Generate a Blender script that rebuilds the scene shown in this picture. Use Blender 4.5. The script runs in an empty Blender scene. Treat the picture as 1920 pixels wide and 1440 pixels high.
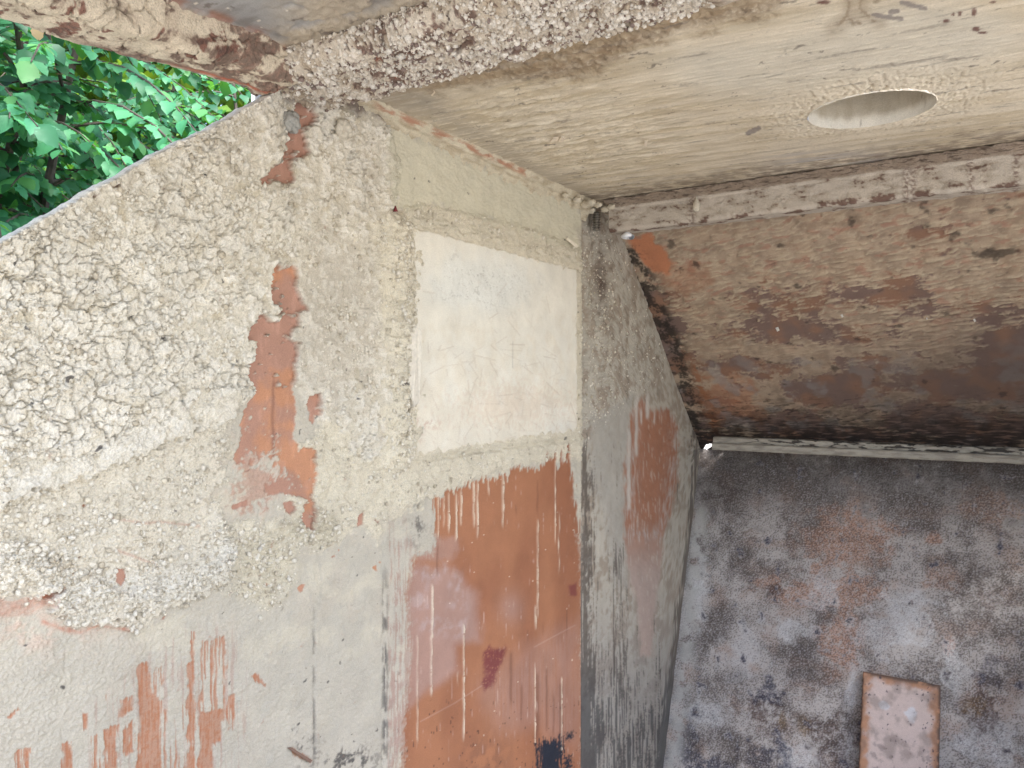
import bpy, bmesh, math, random
import numpy as np
from mathutils import Vector, Matrix, Euler

R = math.radians
random.seed(7)
rng = np.random.default_rng(7)
scene = bpy.context.scene
COL = scene.collection

# ------------------------------------------------------------------ camera
CZ = 1.60                      # eye height over the ground
YAW = R(32.2)                  # the camera looks 32 degrees left of the depth axis
FPX = 1430.0                   # focal length in pixels of the 1920 px wide photograph
cam_d = bpy.data.cameras.new('camera'); cam = bpy.data.objects.new('camera', cam_d); COL.objects.link(cam)
cam.location = (0, 0, CZ); cam.rotation_euler = (R(90), 0, YAW)
cam_d.sensor_width = 36.0; cam_d.lens = 36.0 * FPX / 1920.0; cam_d.clip_start = 0.02; cam_d.clip_end = 500
scene.camera = cam

# ------------------------------------------------------------------ sky, sun, exposure
SUN_EL, SUN_AZ = R(58), R(100)   # azimuth measured from +Y clockwise (towards +X)
world = bpy.data.worlds.new('World'); scene.world = world; world.use_nodes = True
nt = world.node_tree; nt.nodes.clear()
sky = nt.nodes.new('ShaderNodeTexSky'); sky.sky_type = 'NISHITA'; sky.sun_disc = False
sky.sun_elevation = SUN_EL; sky.sun_rotation = SUN_AZ; sky.air_density = 1.0; sky.dust_density = 3.0
bg = nt.nodes.new('ShaderNodeBackground'); bg.inputs['Strength'].default_value = 0.15
wo = nt.nodes.new('ShaderNodeOutputWorld')
nt.links.new(sky.outputs[0], bg.inputs[0]); nt.links.new(bg.outputs[0], wo.inputs[0])
sun_d = bpy.data.lights.new('sun', 'SUN'); sun_d.energy = 2.0; sun_d.angle = R(15); sun_d.color = (1.0, 0.985, 0.96)
sun = bpy.data.objects.new('sun', sun_d); COL.objects.link(sun)
sdir = Vector((math.sin(SUN_AZ) * math.cos(SUN_EL), math.cos(SUN_AZ) * math.cos(SUN_EL), math.sin(SUN_EL)))
sun.rotation_euler = sdir.to_track_quat('Z', 'Y').to_euler()
scene.view_settings.view_transform = 'Standard'; scene.view_settings.look = 'None'
scene.view_settings.exposure = 1.9; scene.view_settings.gamma = 1.0
scene.cycles.max_bounces = 8; scene.cycles.diffuse_bounces = 6

# ------------------------------------------------------------------ geometry of the hopper (metres)
XW = -1.0; XE = 0.42           # side wall, open end; plane of the side wall
ZC = 0.53 + CZ                 # underside of the ceiling plate
S, C = math.sin(YAW), math.cos(YAW)

def ray(u, v):
    x = (np.asarray(u, float) - 960.0) / FPX; y = (720.0 - np.asarray(v, float)) / FPX
    return -S + x * C, C + x * S, y
def on_x(u, v, X=XW):          # where a sight line meets a plane of constant X
    a, b, c = ray(u, v); t = X / a
    return t * b, t * c + CZ
def on_z(u, v, Z=ZC):
    a, b, c = ray(u, v); t = (Z - CZ) / c
    return t * a, t * b
def to_uv(x, y, z):            # used to trace outlines of stains from the photograph onto the plates
    d = -S * x + C * y; r = C * x + S * y
    return 960.0 + FPX * r / d, 720.0 - FPX * (z - CZ) / d

# ------------------------------------------------------------------ noise
def _h(ix, iy, seed):
    with np.errstate(over='ignore'):
        h = ix.astype(np.uint32) * np.uint32(374761393) + iy.astype(np.uint32) * np.uint32(668265263) + np.uint32((seed * 2246822519 + 97) & 0xffffffff)
        h = (h ^ (h >> np.uint32(13))) * np.uint32(1274126177)
        h = (h ^ (h >> np.uint32(16))) * np.uint32(2246822519)
        h = h ^ (h >> np.uint32(15))
    return h
def _h01(ix, iy, seed): return _h(ix, iy, seed).astype(np.float64) / 4294967295.0
def noise(x, y, seed=0):       # gradient noise, about -1..1
    xi = np.floor(x).astype(np.int64); yi = np.floor(y).astype(np.int64)
    fx = x - xi; fy = y - yi
    ux = fx * fx * fx * (fx * (fx * 6 - 15) + 10); uy = fy * fy * fy * (fy * (fy * 6 - 15) + 10)
    def g(dx, dy):
        a = _h01(xi + dx, yi + dy, seed) * 2 * math.pi
        return np.cos(a) * (fx - dx) + np.sin(a) * (fy - dy)
    n0 = g(0, 0) * (1 - ux) + g(1, 0) * ux
    n1 = g(0, 1) * (1 - ux) + g(1, 1) * ux
    return (n0 * (1 - uy) + n1 * uy) * 1.5
def fbm(x, y, seed=0, octaves=4, gain=0.5):
    s = 0; a = 1.0; t = 0
    for o in range(octaves):
        s = s + a * noise(x, y, seed + o * 17); t += a
        x = x * 2.03 + 13.7; y = y * 2.03 - 7.1; a *= gain
    return s / t * 1.5
def worley(x, y, seed=0, jit=1.0):
    xi = np.floor(x).astype(np.int64); yi = np.floor(y).astype(np.int64)
    f1 = np.full(x.shape, 9.0); f2 = np.full(x.shape, 9.0); cid = np.zeros(x.shape)
    for dx in (-1, 0, 1):
        for dy in (-1, 0, 1):
            cx = xi + dx; cy = yi + dy
            px = cx + 0.5 + jit * (_h01(cx, cy, seed) - 0.5); py = cy + 0.5 + jit * (_h01(cx, cy, seed + 5) - 0.5)
            d = np.hypot(x - px, y - py)
            m = d < f1
            f2 = np.where(m, f1, np.minimum(f2, d)); f1 = np.where(m, d, f1)
            cid = np.where(m, _h01(cx, cy, seed + 11), cid)
    return f1, f2, cid
def sm(a, b, x):
    t = np.clip((x - a) / (b - a), 0, 1); return t * t * (3 - 2 * t)
def poly(px, py, pts):         # signed distance to a polygon, negative inside
    pts = np.asarray(pts, float); n = len(pts)
    d = np.full(px.shape, 1e18); inside = np.zeros(px.shape, bool)
    for i in range(n):
        ax, ay = pts[i]; bx, by = pts[(i + 1) % n]
        ex, ey = bx - ax, by - ay
        t = np.clip(((px - ax) * ex + (py - ay) * ey) / (ex * ex + ey * ey + 1e-12), 0, 1)
        d = np.minimum(d, (px - ax - t * ex) ** 2 + (py - ay - t * ey) ** 2)
        c = ((ay > py) != (by > py))
        with np.errstate(divide='ignore', invalid='ignore'):
            xx = (bx - ax) * (py - ay) / (by - ay if by != ay else 1e-12) + ax
        inside ^= c & (px < xx)
    d = np.sqrt(d)
    return np.where(inside, -d, d)
def line(px, py, pts):         # distance to an open polyline
    d = np.full(px.shape, 1e18)
    for (ax, ay), (bx, by) in zip(pts[:-1], pts[1:]):
        ex, ey = bx - ax, by - ay
        t = np.clip(((px - ax) * ex + (py - ay) * ey) / (ex * ex + ey * ey + 1e-12), 0, 1)
        d = np.minimum(d, (px - ax - t * ex) ** 2 + (py - ay - t * ey) ** 2)
    return np.sqrt(d)
SAT = 0.86                     # everything is dusted over: colours are dull
def lin(r, g, b, k=1.0):
    c = np.array([r, g, b], float) / 255.0
    c = np.where(c <= 0.04045, c / 12.92, ((c + 0.055) / 1.055) ** 2.4)
    g = c @ np.array([0.2126, 0.7152, 0.0722])
    return (g + (c - g) * SAT) * k
def mix(a, b, m):
    m = np.clip(m, 0, 1)[..., None] if np.ndim(m) else m
    return a * (1 - m) + b * m

# palette: albedo of what is there
K = 1.0
CRUST = lin(229, 220, 201, K); CRUST2 = lin(214, 203, 180, K); PALE = lin(235, 229, 215, K)
PLASTER = lin(186, 178, 161, K); GREEN = lin(205, 198, 172, K); GREY = lin(165, 163, 158, K)
PAINT = lin(188, 130, 92); MAUVE = lin(172, 126, 104); HAZE = lin(170, 134, 120)
RUST = lin(100, 52, 38); RUSTDARK = lin(66, 42, 38); MOULD = lin(48, 42, 38); NAVY = lin(32, 38, 52)
MAROON = lin(118, 44, 52)

# ------------------------------------------------------------------ materials
def plate_material(name, rough=0.85, speck=0.12, bump=0.35, scale=420.0, spec=0.3):
    m = bpy.data.materials.new(name); m.use_nodes = True
    n = m.node_tree.nodes; l = m.node_tree.links; b = n['Principled BSDF']
    at = n.new('ShaderNodeAttribute'); at.attribute_name = 'tint'
    gl = n.new('ShaderNodeAttribute'); gl.attribute_name = 'gloss'
    tc = n.new('ShaderNodeTexCoord')
    n1 = n.new('ShaderNodeTexNoise'); n1.inputs['Scale'].default_value = scale; n1.inputs['Detail'].default_value = 3; n1.inputs['Roughness'].default_value = 0.65
    n2 = n.new('ShaderNodeTexNoise'); n2.inputs['Scale'].default_value = 14.0; n2.inputs['Detail'].default_value = 6; n2.inputs['Roughness'].default_value = 0.6
    l.new(tc.outputs['Object'], n1.inputs['Vector']); l.new(tc.outputs['Object'], n2.inputs['Vector'])
    a = n.new('ShaderNodeMapRange'); a.inputs[1].default_value = 0.25; a.inputs[2].default_value = 0.75
    a.inputs[3].default_value = 1 - speck; a.inputs[4].default_value = 1 + speck
    c = n.new('ShaderNodeMapRange'); c.inputs[1].default_value = 0.3; c.inputs[2].default_value = 0.7
    c.inputs[3].default_value = 0.92; c.inputs[4].default_value = 1.08
    l.new(n1.outputs['Fac'], a.inputs[0]); l.new(n2.outputs['Fac'], c.inputs[0])
    mu = n.new('ShaderNodeMath'); mu.operation = 'MULTIPLY'; l.new(a.outputs[0], mu.inputs[0]); l.new(c.outputs[0], mu.inputs[1])
    vm = n.new('ShaderNodeVectorMath'); vm.operation = 'SCALE'; l.new(at.outputs['Color'], vm.inputs[0]); l.new(mu.outputs[0], vm.inputs['Scale'])
    l.new(vm.outputs[0], b.inputs['Base Color'])
    rr = n.new('ShaderNodeMapRange'); rr.inputs[3].default_value = rough; rr.inputs[4].default_value = 0.32
    l.new(gl.outputs['Fac'], rr.inputs[0]); l.new(rr.outputs[0], b.inputs['Roughness'])
    inv = n.new('ShaderNodeMapRange'); inv.inputs[3].default_value = bump; inv.inputs[4].default_value = bump * 0.12
    l.new(gl.outputs['Fac'], inv.inputs[0])
    bp = n.new('ShaderNodeBump'); bp.inputs['Distance'].default_value = 0.0030; l.new(inv.outputs[0], bp.inputs['Strength'])
    l.new(n1.outputs['Fac'], bp.inputs['Height']); l.new(bp.outputs[0], b.inputs['Normal'])
    b.inputs['Specular IOR Level'].default_value = spec
    return m
def plain_material(name, col, rough=0.7, metal=0.0, scale=60.0, var=0.25, bump=0.2, transl=0.0):
    m = bpy.data.materials.new(name); m.use_nodes = True
    n = m.node_tree.nodes; l = m.node_tree.links; b = n['Principled BSDF']
    tc = n.new('ShaderNodeTexCoord'); n1 = n.new('ShaderNodeTexNoise'); n1.inputs['Scale'].default_value = scale; n1.inputs['Detail'].default_value = 5
    l.new(tc.outputs['Object'], n1.inputs['Vector'])
    mr = n.new('ShaderNodeMapRange'); mr.inputs[1].default_value = 0.3; mr.inputs[2].default_value = 0.7; mr.inputs[3].default_value = 1 - var; mr.inputs[4].default_value = 1 + var
    l.new(n1.outputs['Fac'], mr.inputs[0])
    vm = n.new('ShaderNodeVectorMath'); vm.operation = 'SCALE'; vm.inputs[0].default_value = tuple(col); l.new(mr.outputs[0], vm.inputs['Scale'])
    l.new(vm.outputs[0], b.inputs['Base Color'])
    b.inputs['Roughness'].default_value = rough; b.inputs['Metallic'].default_value = metal
    if bump:
        bp = n.new('ShaderNodeBump'); bp.inputs['Strength'].default_value = bump; bp.inputs['Distance'].default_value = 0.003
        l.new(n1.outputs['Fac'], bp.inputs['Height']); l.new(bp.outputs[0], b.inputs['Normal'])
    return m
M_CRUST = plate_material('dried_slurry', 0.92, 0.22, 1.0, 420)
M_PLATE = plate_material('stained_plate', 0.85, 0.15, 0.55, 480, 0.35)
M_STEEL = plain_material('bare_steel', (0.30, 0.29, 0.27), 0.6, 0.6)

# ------------------------------------------------------------------ mesh builders
def link(name, me, mat, parent=None):
    o = bpy.data.objects.new(name, me); COL.objects.link(o)
    if mat: me.materials.append(mat)
    if parent: o.parent = parent
    return o
def mesh_from(name, co, faces, tint=None, gloss=None, smooth=True):
    me = bpy.data.meshes.new(name); n = len(co); f = np.asarray(faces, np.int32); k = f.shape[1]
    me.vertices.add(n); me.vertices.foreach_set('co', np.ascontiguousarray(co, np.float32).ravel())
    me.loops.add(f.size); me.loops.foreach_set('vertex_index', f.ravel())
    me.polygons.add(len(f)); me.polygons.foreach_set('loop_start', np.arange(0, f.size, k, dtype=np.int32))
    me.polygons.foreach_set('use_smooth', np.full(len(f), smooth))
    me.update(calc_edges=True)
    if tint is not None:
        a = me.attributes.new('tint', 'FLOAT_COLOR', 'POINT')
        a.data.foreach_set('color', np.ascontiguousarray(np.concatenate([np.clip(tint, 0, 1), np.ones((n, 1))], 1), np.float32).ravel())
        g = me.attributes.new('gloss', 'FLOAT', 'POINT')
        g.data.foreach_set('value', np.ascontiguousarray(np.zeros(n) if gloss is None else np.broadcast_to(gloss, (n,)), np.float32))
    return me
def grid_faces(nr, nc, flip=False):
    i = np.arange(nr - 1)[:, None] * nc + np.arange(nc - 1)[None, :]
    f = np.stack([i, i + 1, i + nc + 1, i + nc], -1).reshape(-1, 4)
    return f[:, ::-1] if flip else f
def compact(co, faces, *arrs):
    used = np.unique(faces); mp = np.full(len(co), -1, np.int64); mp[used] = np.arange(len(used))
    return (co[used], mp[faces]) + tuple(a[used] for a in arrs)
def box_mesh(name, lo, hi, bev=0.0):
    bm = bmesh.new(); bmesh.ops.create_cube(bm, size=1.0)
    for v in bm.verts: v.co = Vector([(lo[i] + hi[i]) / 2 + v.co[i] * (hi[i] - lo[i]) for i in range(3)])
    if bev: bmesh.ops.bevel(bm, geom=bm.edges[:], offset=bev, segments=2, affect='EDGES', profile=0.5)
    me = bpy.data.meshes.new(name); bm.to_mesh(me); bm.free(); return me
def prism_mesh(name, pts, off):         # a flat polygon with thickness: pts 3-D, off = offset vector
    n = len(pts); bm = bmesh.new()
    a = [bm.verts.new(p) for p in pts]; b = [bm.verts.new(Vector(p) + Vector(off)) for p in pts]
    bm.faces.new(a); bm.faces.new(b[::-1])
    for i in range(n): bm.faces.new((a[i], b[i], b[(i + 1) % n], a[(i + 1) % n]))
    bmesh.ops.recalc_face_normals(bm, faces=bm.faces[:])
    me = bpy.data.meshes.new(name); bm.to_mesh(me); bm.free(); return me
def tube(bm, pts, radii, seg=8):
    rings = []
    for i, p in enumerate(pts):
        p = Vector(p); d = (Vector(pts[min(i + 1, len(pts) - 1)]) - Vector(pts[max(i - 1, 0)])).normalized()
        q = d.to_track_quat('Z', 'Y')
        rings.append([bm.verts.new(p + q @ Vector((math.cos(a) * radii[i], math.sin(a) * radii[i], 0))) for a in [2 * math.pi * k / seg for k in range(seg)]])
    for r0, r1 in zip(rings[:-1], rings[1:]):
        for k in range(seg): bm.faces.new((r0[k], r0[(k + 1) % seg], r1[(k + 1) % seg], r1[k]))
    bm.faces.new(rings[0][::-1]); bm.faces.new(rings[-1])
def tag(o, label=None, cat=None, group=None, kind=None):
    if label: o['label'] = label
    if cat: o['category'] = cat
    if group: o['group'] = group
    if kind: o['kind'] = kind
    return o
def empty(name, loc): 
    o = bpy.data.objects.new(name, None); COL.objects.link(o); o.location = loc; o.empty_display_size = 0.1; return o

hopper = tag(empty('steel_hopper', (0, 0, 0)), 'open steel hopper seen from inside, caked with dried beige slurry over orange paint', 'hopper')

# shared texture ingredients -------------------------------------------------
def popcorn(s, t, cell, seed):          # rounded lumps, 0..1
    f1, f2, cid = worley(s / cell, t / cell, seed)
    return np.sqrt(np.clip(1 - (f1 / 0.75) ** 2, 0, 1)) * (0.55 + 0.45 * cid)
def cracks(s, t, cell, seed, width=0.10):   # 1 in a crack
    w = 0.35 * cell
    ds = w * fbm(s / cell * 1.3, t / cell * 1.3, seed + 3, 3); dt = w * fbm(s / cell * 1.3 + 31, t / cell * 1.3 - 9, seed + 4, 3)
    f1, f2, cid = worley((s + ds) / cell, (t + dt) / cell, seed)
    return 1 - sm(0.0, width, f2 - f1), cid
def spots(s, t, cell, seed, prob, r0, r1, asp=1.0, rot=0.0):
    c, n = math.cos(rot), math.sin(rot); a = (s * c + t * n) / asp; b = -s * n + t * c
    a = a + 0.25 * cell * noise(s / cell * 2.3, t / cell * 2.3, seed + 7); b = b + 0.25 * cell * noise(s / cell * 2.3 + 9, t / cell * 2.3, seed + 8)
    f1, f2, cid = worley(a / cell, b / cell, seed, 0.7)
    rad = r0 + (r1 - r0) * ((cid * 37.7) % 1.0) ** 2
    return np.where(cid < prob, 1 - sm(rad * 0.65, rad, f1), 0.0)
def streaks(s, t, ls, lt, seed, octaves=3): return fbm(s / ls, t / lt, seed, octaves)

# ==================================================================== SIDE WALL
def interp(u, pts):
    p = np.asarray(pts, float); return np.interp(u, p[:, 0], p[:, 1])
LINER0, LINER1 = 716.0, 1087.0
XWR = XW - 0.026               # the rear part of the side wall stands a little further back
CR = {}                        # where loose crumbs may sit on the wall, filled in by the wall builder
def build_side_wall():
    P = 2.0
    cols = np.concatenate([np.linspace(-420, -12, 40), np.arange(-8, 1087, P), np.arange(1087.5, 1316, P)])
    # upper outline: cut edge, under the flange, the ceiling corner, then the edge of the sloping plate
    zt = np.where(cols < 505, 0, ZC + 0.012)
    top_cut = interp(cols, [(-420, 640), (-100, 505), (0, 452), (100, 397), (160, 362), (210, 335), (300, 283), (380, 247), (430, 217), (480, 190), (505, 176), (540, 150)])
    top_cut = top_cut + 2.2 * noise(cols / 23.0, cols * 0 + 3.3, 5) + 1.2 * noise(cols / 7.0, cols * 0 + 1.3, 6)
    a, b, c = ray(cols, 0); t = XW / a
    top_ceil = 720 - FPX * (ZC + 0.012 - CZ) / t
    top_plate = interp(cols, [(1100, 372), (1140, 385), (1157, 430), (1200, 545), (1240, 645), (1275, 745), (1312, 838)])
    wgt = sm(508, 548, cols)
    vt = np.where(cols < 1100, np.maximum(top_cut * (1 - wgt) + top_ceil * wgt, top_ceil), top_plate - 14)
    vb = np.where(cols < 1180, 1462, interp(cols, [(1180, 1462), (1238, 1462), (1310, 858), (1330, 858)]) + np.where(cols > 1240, 14, 0))
    vb = np.maximum(vb, vt + 6)
    nr = 715
    f = np.concatenate([[0, 0, 0, 0], np.linspace(0, 1, nr - 64), np.ones(60)])[:, None]
    g = np.concatenate([np.zeros(nr - 60), np.linspace(0, 1, 61)[1:]])[:, None]
    aa, bb_, cc_ = ray(cols, 0); vlow = np.maximum(720 + FPX * 1.45 / (np.where(cols > LINER1, XWR, XW) / aa), vb + 30)      # the wall goes on below the picture
    V = (vt[None, :] * (1 - f) + vb[None, :] * f) * (1 - g) + vlow[None, :] * g; U = np.broadcast_to(cols[None, :], V.shape)
    Y, Z = on_x(U, V, np.where(U > LINER1, XWR, XW))
    # two coarse rows carry the wall on below the picture
    u, v, s, q = U.ravel(), V.ravel(), Y.ravel(), Z.ravel()
    nc = len(cols)
    big = fbm(s / 0.11, q / 0.11, 1, 4); mid = fbm(s / 0.03, q / 0.03, 2, 4); fin = fbm(s / 0.008, q / 0.008, 3, 3)
    wob = 14 * mid + 7 * fin                      # ragged outlines of the flaked areas (photo px)
    wob2 = 26 * big + 14 * mid + 5 * fin
    # zones ---------------------------------------------------------------
    thick = 1 - sm(-6, 10, poly(u, v, [(-500, 300), (500, 120), (650, 140), (716, 230), (742, 300), (728, 410), (765, 428), (768, 600), (770, 850), (735, 880), (690, 880), (640, 850), (590, 770), (560, 720), (440, 760), (250, 850), (0, 935), (-500, 1100)]) + wob * 0.6)
    low = 1 - sm(-4, 7, poly(u, v, [(-500, 1060), (0, 925), (250, 845), (432, 768), (420, 850), (400, 930), (432, 1040), (425, 1095), (330, 1140), (240, 1180), (150, 1175), (96, 1155), (85, 1122), (0, 1118), (-500, 1200)]) + wob * 1.5 + 8 * fin)
    collar = 1 - sm(-6, 8, poly(u, v, [(690, 420), (730, 395), (800, 385), (1000, 430), (1088, 470), (1088, 862), (1050, 860), (960, 872), (890, 898), (815, 930), (760, 930), (700, 900), (720, 700)]) + wob * 0.7)
    right = (u > LINER1) * 1.0
    rightgrit = 1 - sm(-10, 18, poly(u, v, [(1090, 380), (1160, 420), (1210, 560), (1245, 690), (1170, 760), (1110, 790), (1090, 830)]) + wob)
    base_low = 1 - sm(-5, 9, poly(u, v, [(590, 780), (690, 850), (760, 840), (800, 900), (700, 1000), (560, 1010), (430, 1000), (520, 960), (560, 900)]) + wob2 * 1.6)
    # height --------------------------------------------------------------
    ck, cid = cracks(s, q, 0.0195, 11, 0.085); ck2, cid2 = cracks(s, q, 0.046, 12, 0.055)
    p1 = popcorn(s + 0.004 * mid, q + 0.004 * fin, 0.011, 21); p2 = popcorn(s, q, 0.0052, 22); p3 = popcorn(s + .004 * mid, q, 0.020, 23)
    ckmask = sm(-0.25, 0.35, big + 1.0 * np.exp(-(((u - 170) / 230) ** 2 + ((v - 690) / 210) ** 2)) + 0.25 * np.exp(-(((u - 330) / 300) ** 2 + ((v - 430) / 160) ** 2)) - 0.18)
    sandy = sm(0.0, 0.5, np.exp(-(((u - 620) / 75) ** 2 + ((v - 600) / 130) ** 2)) + 0.3 * mid)
    peb = popcorn(s + .003 * mid, q, .0072, 25) * sm(-.05, .2, fbm(s / .022, q / .022, 36, 3))
    lumpsel = sm(.05, .40, fbm(s / .06, q / .06, 31, 3) + .25 * np.exp(-(((u - 640) / 90) ** 2 + ((v - 380) / 120) ** 2)))
    grain = fbm(s / .0042, q / .0042, 33, 2)
    plat = sm(0.0, .45, 1 - ck) * .5 + .5
    h_thick = 0.0110 + 0.0030 * big + 0.0012 * mid + 0.0010 * p1 * lumpsel + 0.0032 * peb * (1 - .5 * ckmask) + 0.0017 * p2 + 0.0050 * p3 * sm(.55, .8, p3) * sm(.25, .5, fbm(s / .06, q / .06, 31, 3) + .25) + .0007 * fin + .0012 * grain - (0.0064 * ck * ckmask + 0.0090 * ck2 * ckmask) * (1 - 0.85 * sandy)
    h_thick = h_thick * (1 - 0.55 * sandy) + sandy * (0.004 + 0.003 * popcorn(s, q, 0.0075, 24) * (cid > 0.45))
    # the smooth ledge crossing the wall
    ledge_c = interp(u, [(-500, 1080), (0, 945), (90, 905), (250, 850), (350, 805), (440, 768)])
    e = (v - ledge_c) + 7 * mid + 12 * big
    ledge = np.exp(-(np.where(e < 0, e / 24, (e - 12) / 10)) ** 2) * (1 - sm(425, 448, u + wob * .5))
    h_low = 0.0040 + 0.0022 * big + 0.0018 * mid + 0.0022 * p1 * sm(-.1, .5, mid + big) + 0.0024 * p2 * sm(-.5, .2, big) + .0018 * grain + .0036 * peb
    rimband = np.exp(-((line(u, v, [(-60, 1060), (30, 1050), (90, 1085), (110, 1130), (200, 1095), (280, 1110), (360, 1085), (410, 1050), (428, 1000)]) + wob) / 30) ** 2)
    h_low = h_low + rimband * (0.0025 + 0.0062 * p1 + 0.0060 * p2 + .002 * grain)
    hollow = 1 - sm(-6, 6, poly(u, v, [(158, 1060), (190, 1048), (225, 1052), (250, 1100), (235, 1115), (200, 1098), (165, 1075)]) + wob * .5)
    h_low = h_low * (1 - 0.9 * hollow)
    h_pl = 0.0018 + 0.0012 * mid + 0.0007 * fin + .0014 * grain * sm(-.6, .4, big + .35) + .0012 * p2 * sm(-.3, .4, mid + big)
    h = np.maximum(np.maximum(h_pl, thick * h_thick), low * h_low)
    eb = e + 9 * fin + 16 * mid
    ledge = sm(-46, -26, eb) * (1 - sm(0, 9, eb)) * (1 - sm(425, 448, u + wob * .5)) * sm(-.7, -.2, big + .3 * mid + .35)
    h = h * (1 - ledge) + ledge * (0.0155 + .0018 * grain + .0018 * p2 + .003 * mid + .004 * np.clip(eb / 40, -1, 0))
    h_col = 0.0045 + 0.003 * big + 0.003 * mid + 0.0036 * p1 * sm(-.1, .4, mid) + 0.0022 * p2 + .0012 * grain - 0.006 * ck2 * sm(-.1, 0.4, mid) - .006 * np.exp(-((line(u, v, [(768, 862), (800, 858), (900, 842), (960, 833), (1030, 826), (1085, 815)]) + 4 * fin) / 2.6) ** 2)
    leftjamb = np.exp(-((u - 742 + 8 * mid) / 17) ** 2) * sm(395, 430, v) * (1 - sm(850, 900, v))
    h = np.maximum(h, collar * h_col) + leftjamb * (0.011 + 0.006 * p1 + 0.007 * mid + .003 * p2)
    edgew = sm(.2, .6, mid + .35)
    toprid = np.exp(-((line(u, v, [(764, 412), (800, 417), (950, 459), (1085, 494)]) + 20 * mid + 6 * fin) / 8) ** 2) * (0.006 + .012 * edgew + .003 * p2) + np.exp(-((line(u, v, [(779, 866), (900, 848), (1085, 820)]) + 14 * mid + 5 * fin) / 7) ** 2) * (0.004 + .010 * edgew + .002 * p2)
    h = np.maximum(h, collar * toprid)
    h = h - .016 * np.exp(-((line(u, v, [(776, 866), (800, 862), (900, 846), (960, 838), (1030, 830), (1075, 824)]) + 4 * fin + 3 * mid) / 2.4) ** 2) * sm(-.6, .0, mid + .35) - .016 * np.exp(-((line(u, v, [(758, 430), (756, 520), (760, 600), (750, 640), (748, 760), (764, 800), (766, 850)]) + 5 * mid + 3 * fin) / 2.6) ** 2) * sm(-.5, .1, mid + .3)
    h = np.maximum(h, base_low * (0.004 + 0.004 * mid + 0.004 * p1 * sm(-.1, .5, mid) + 0.0028 * p2 + .0012 * grain))
    gran = np.exp(-(((u - 490) / 62) ** 2 + ((v - 1065) / 78) ** 2)) + 0.8 * np.exp(-(((u - 590) / 60) ** 2 + ((v - 990) / 40) ** 2))
    gran = sm(0.25, 0.7, gran + 0.3 * mid)
    h = h + gran * (0.0045 * p2 + .002 * grain)
    under = 1 - sm(-4, 2, 7 + 12 * mid + 4 * fin + poly(u, v, [(768, 421), (1084, 503), (1084, 808), (778, 857)]))
    h = h * (1 - under) + under * np.minimum(h, .003)
    # liner seam and right-hand part
    seam = np.exp(-((u - 719 - 2 * mid) / 2.2) ** 2) * sm(1000, 1090, v)
    seam2 = np.exp(-((u - 587 - 1 * mid) / 1.8) ** 2) * sm(1120, 1160, v)
    h = h - 0.003 * seam - 0.002 * seam2
    h_r = 0.002 + 0.002 * mid + rightgrit * (0.003 + 0.004 * p1 + 0.0040 * p2 + .0025 * grain + 0.012 * p3 * np.exp(-(((u - 1120) / 26) ** 2 + ((v - 640) / 110) ** 2))) + 0.0009 * streaks(s, q, 0.004, 0.09, 44)
    h = h * (1 - right) + right * (h_r - 0.026)
    # paint bare of crust ---------------------------------------------------
    def shape(pts, soft=2.0, w=1.0, grow=0): return 1 - sm(-soft, soft, poly(u, v, pts) + wob * w - grow)
    top_patch = shape([(545, 183), (570, 186), (578, 205), (588, 222), (570, 240), (569, 268), (574, 288), (548, 302), (536, 318), (545, 335), (533, 356), (512, 343), (488, 348), (487, 335), (500, 318), (522, 305), (527, 280), (528, 262), (530, 240), (526, 232), (528, 215), (543, 205)], 1.6, 0.55)
    big_patch = shape([(514, 502), (537, 502), (546, 518), (546, 545), (567, 577), (552, 588), (549, 605), (537, 618), (536, 640), (549, 645), (548, 675), (541, 690), (542, 720), (547, 745), (552, 775), (543, 815), (556, 850), (575, 843), (586, 850), (585, 900), (577, 930), (588, 960), (580, 988), (566, 978), (568, 940), (560, 925), (530, 920), (500, 925), (497, 905), (520, 868), (500, 850), (470, 868), (440, 868), (448, 840), (455, 790), (458, 770), (475, 735), (462, 695), (475, 665), (478, 640), (462, 632), (478, 606), (486, 586), (497, 605), (520, 615), (527, 590), (506, 560), (503, 545)], 1.6, 0.5, 4)
    scraps = shape([(578, 745), (592, 740), (596, 770), (585, 792), (576, 790)], 1.6, .5) + shape([(530, 945), (548, 942), (552, 958), (540, 966)], 1.5, .5)
    peel = spots(s, q, 0.009, 61, 0.35, 0.15, 0.5)      # crumbs still sticking to the bare paint
    lime = np.exp(-(((u - 500) / 55) ** 2 + ((v - 890) / 60) ** 2)) + 0.6 * np.exp(-(((u - 600) / 30) ** 2 + ((v - 840) / 60) ** 2))
    bare = np.clip(top_patch + big_patch * (1 - sm(0.45, 0.6, lime * 0.55 + 0.5 * mid + 0.25 * fin)) + scraps, 0, 1) * (1 - peel * sm(-.1, .3, mid))
    thin_bare = spots(s, q, 0.05, 63, 0.16, 0.06, 0.17, 1.5, 0.6) * (1 - thick) * (1 - right) * (u < 716)
    edge_bare = shape([(163, 368), (175, 362), (182, 365), (172, 374), (160, 376)], 1.5, .3) + shape([(203, 352), (215, 347), (213, 355)], 1.5, .2) + shape([(218, 1065), (230, 1066), (234, 1085), (226, 1098), (217, 1090)], 1.5, .25)
    hair = np.exp(-(line(u, v, [(205, 970), (260, 980), (300, 978), (370, 986)]) + 2 * fin) ** 2 / 5) + np.exp(-(line(u, v, [(212, 1030), (245, 1042), (290, 1058)]) + 2 * fin) ** 2 / 6)
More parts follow.
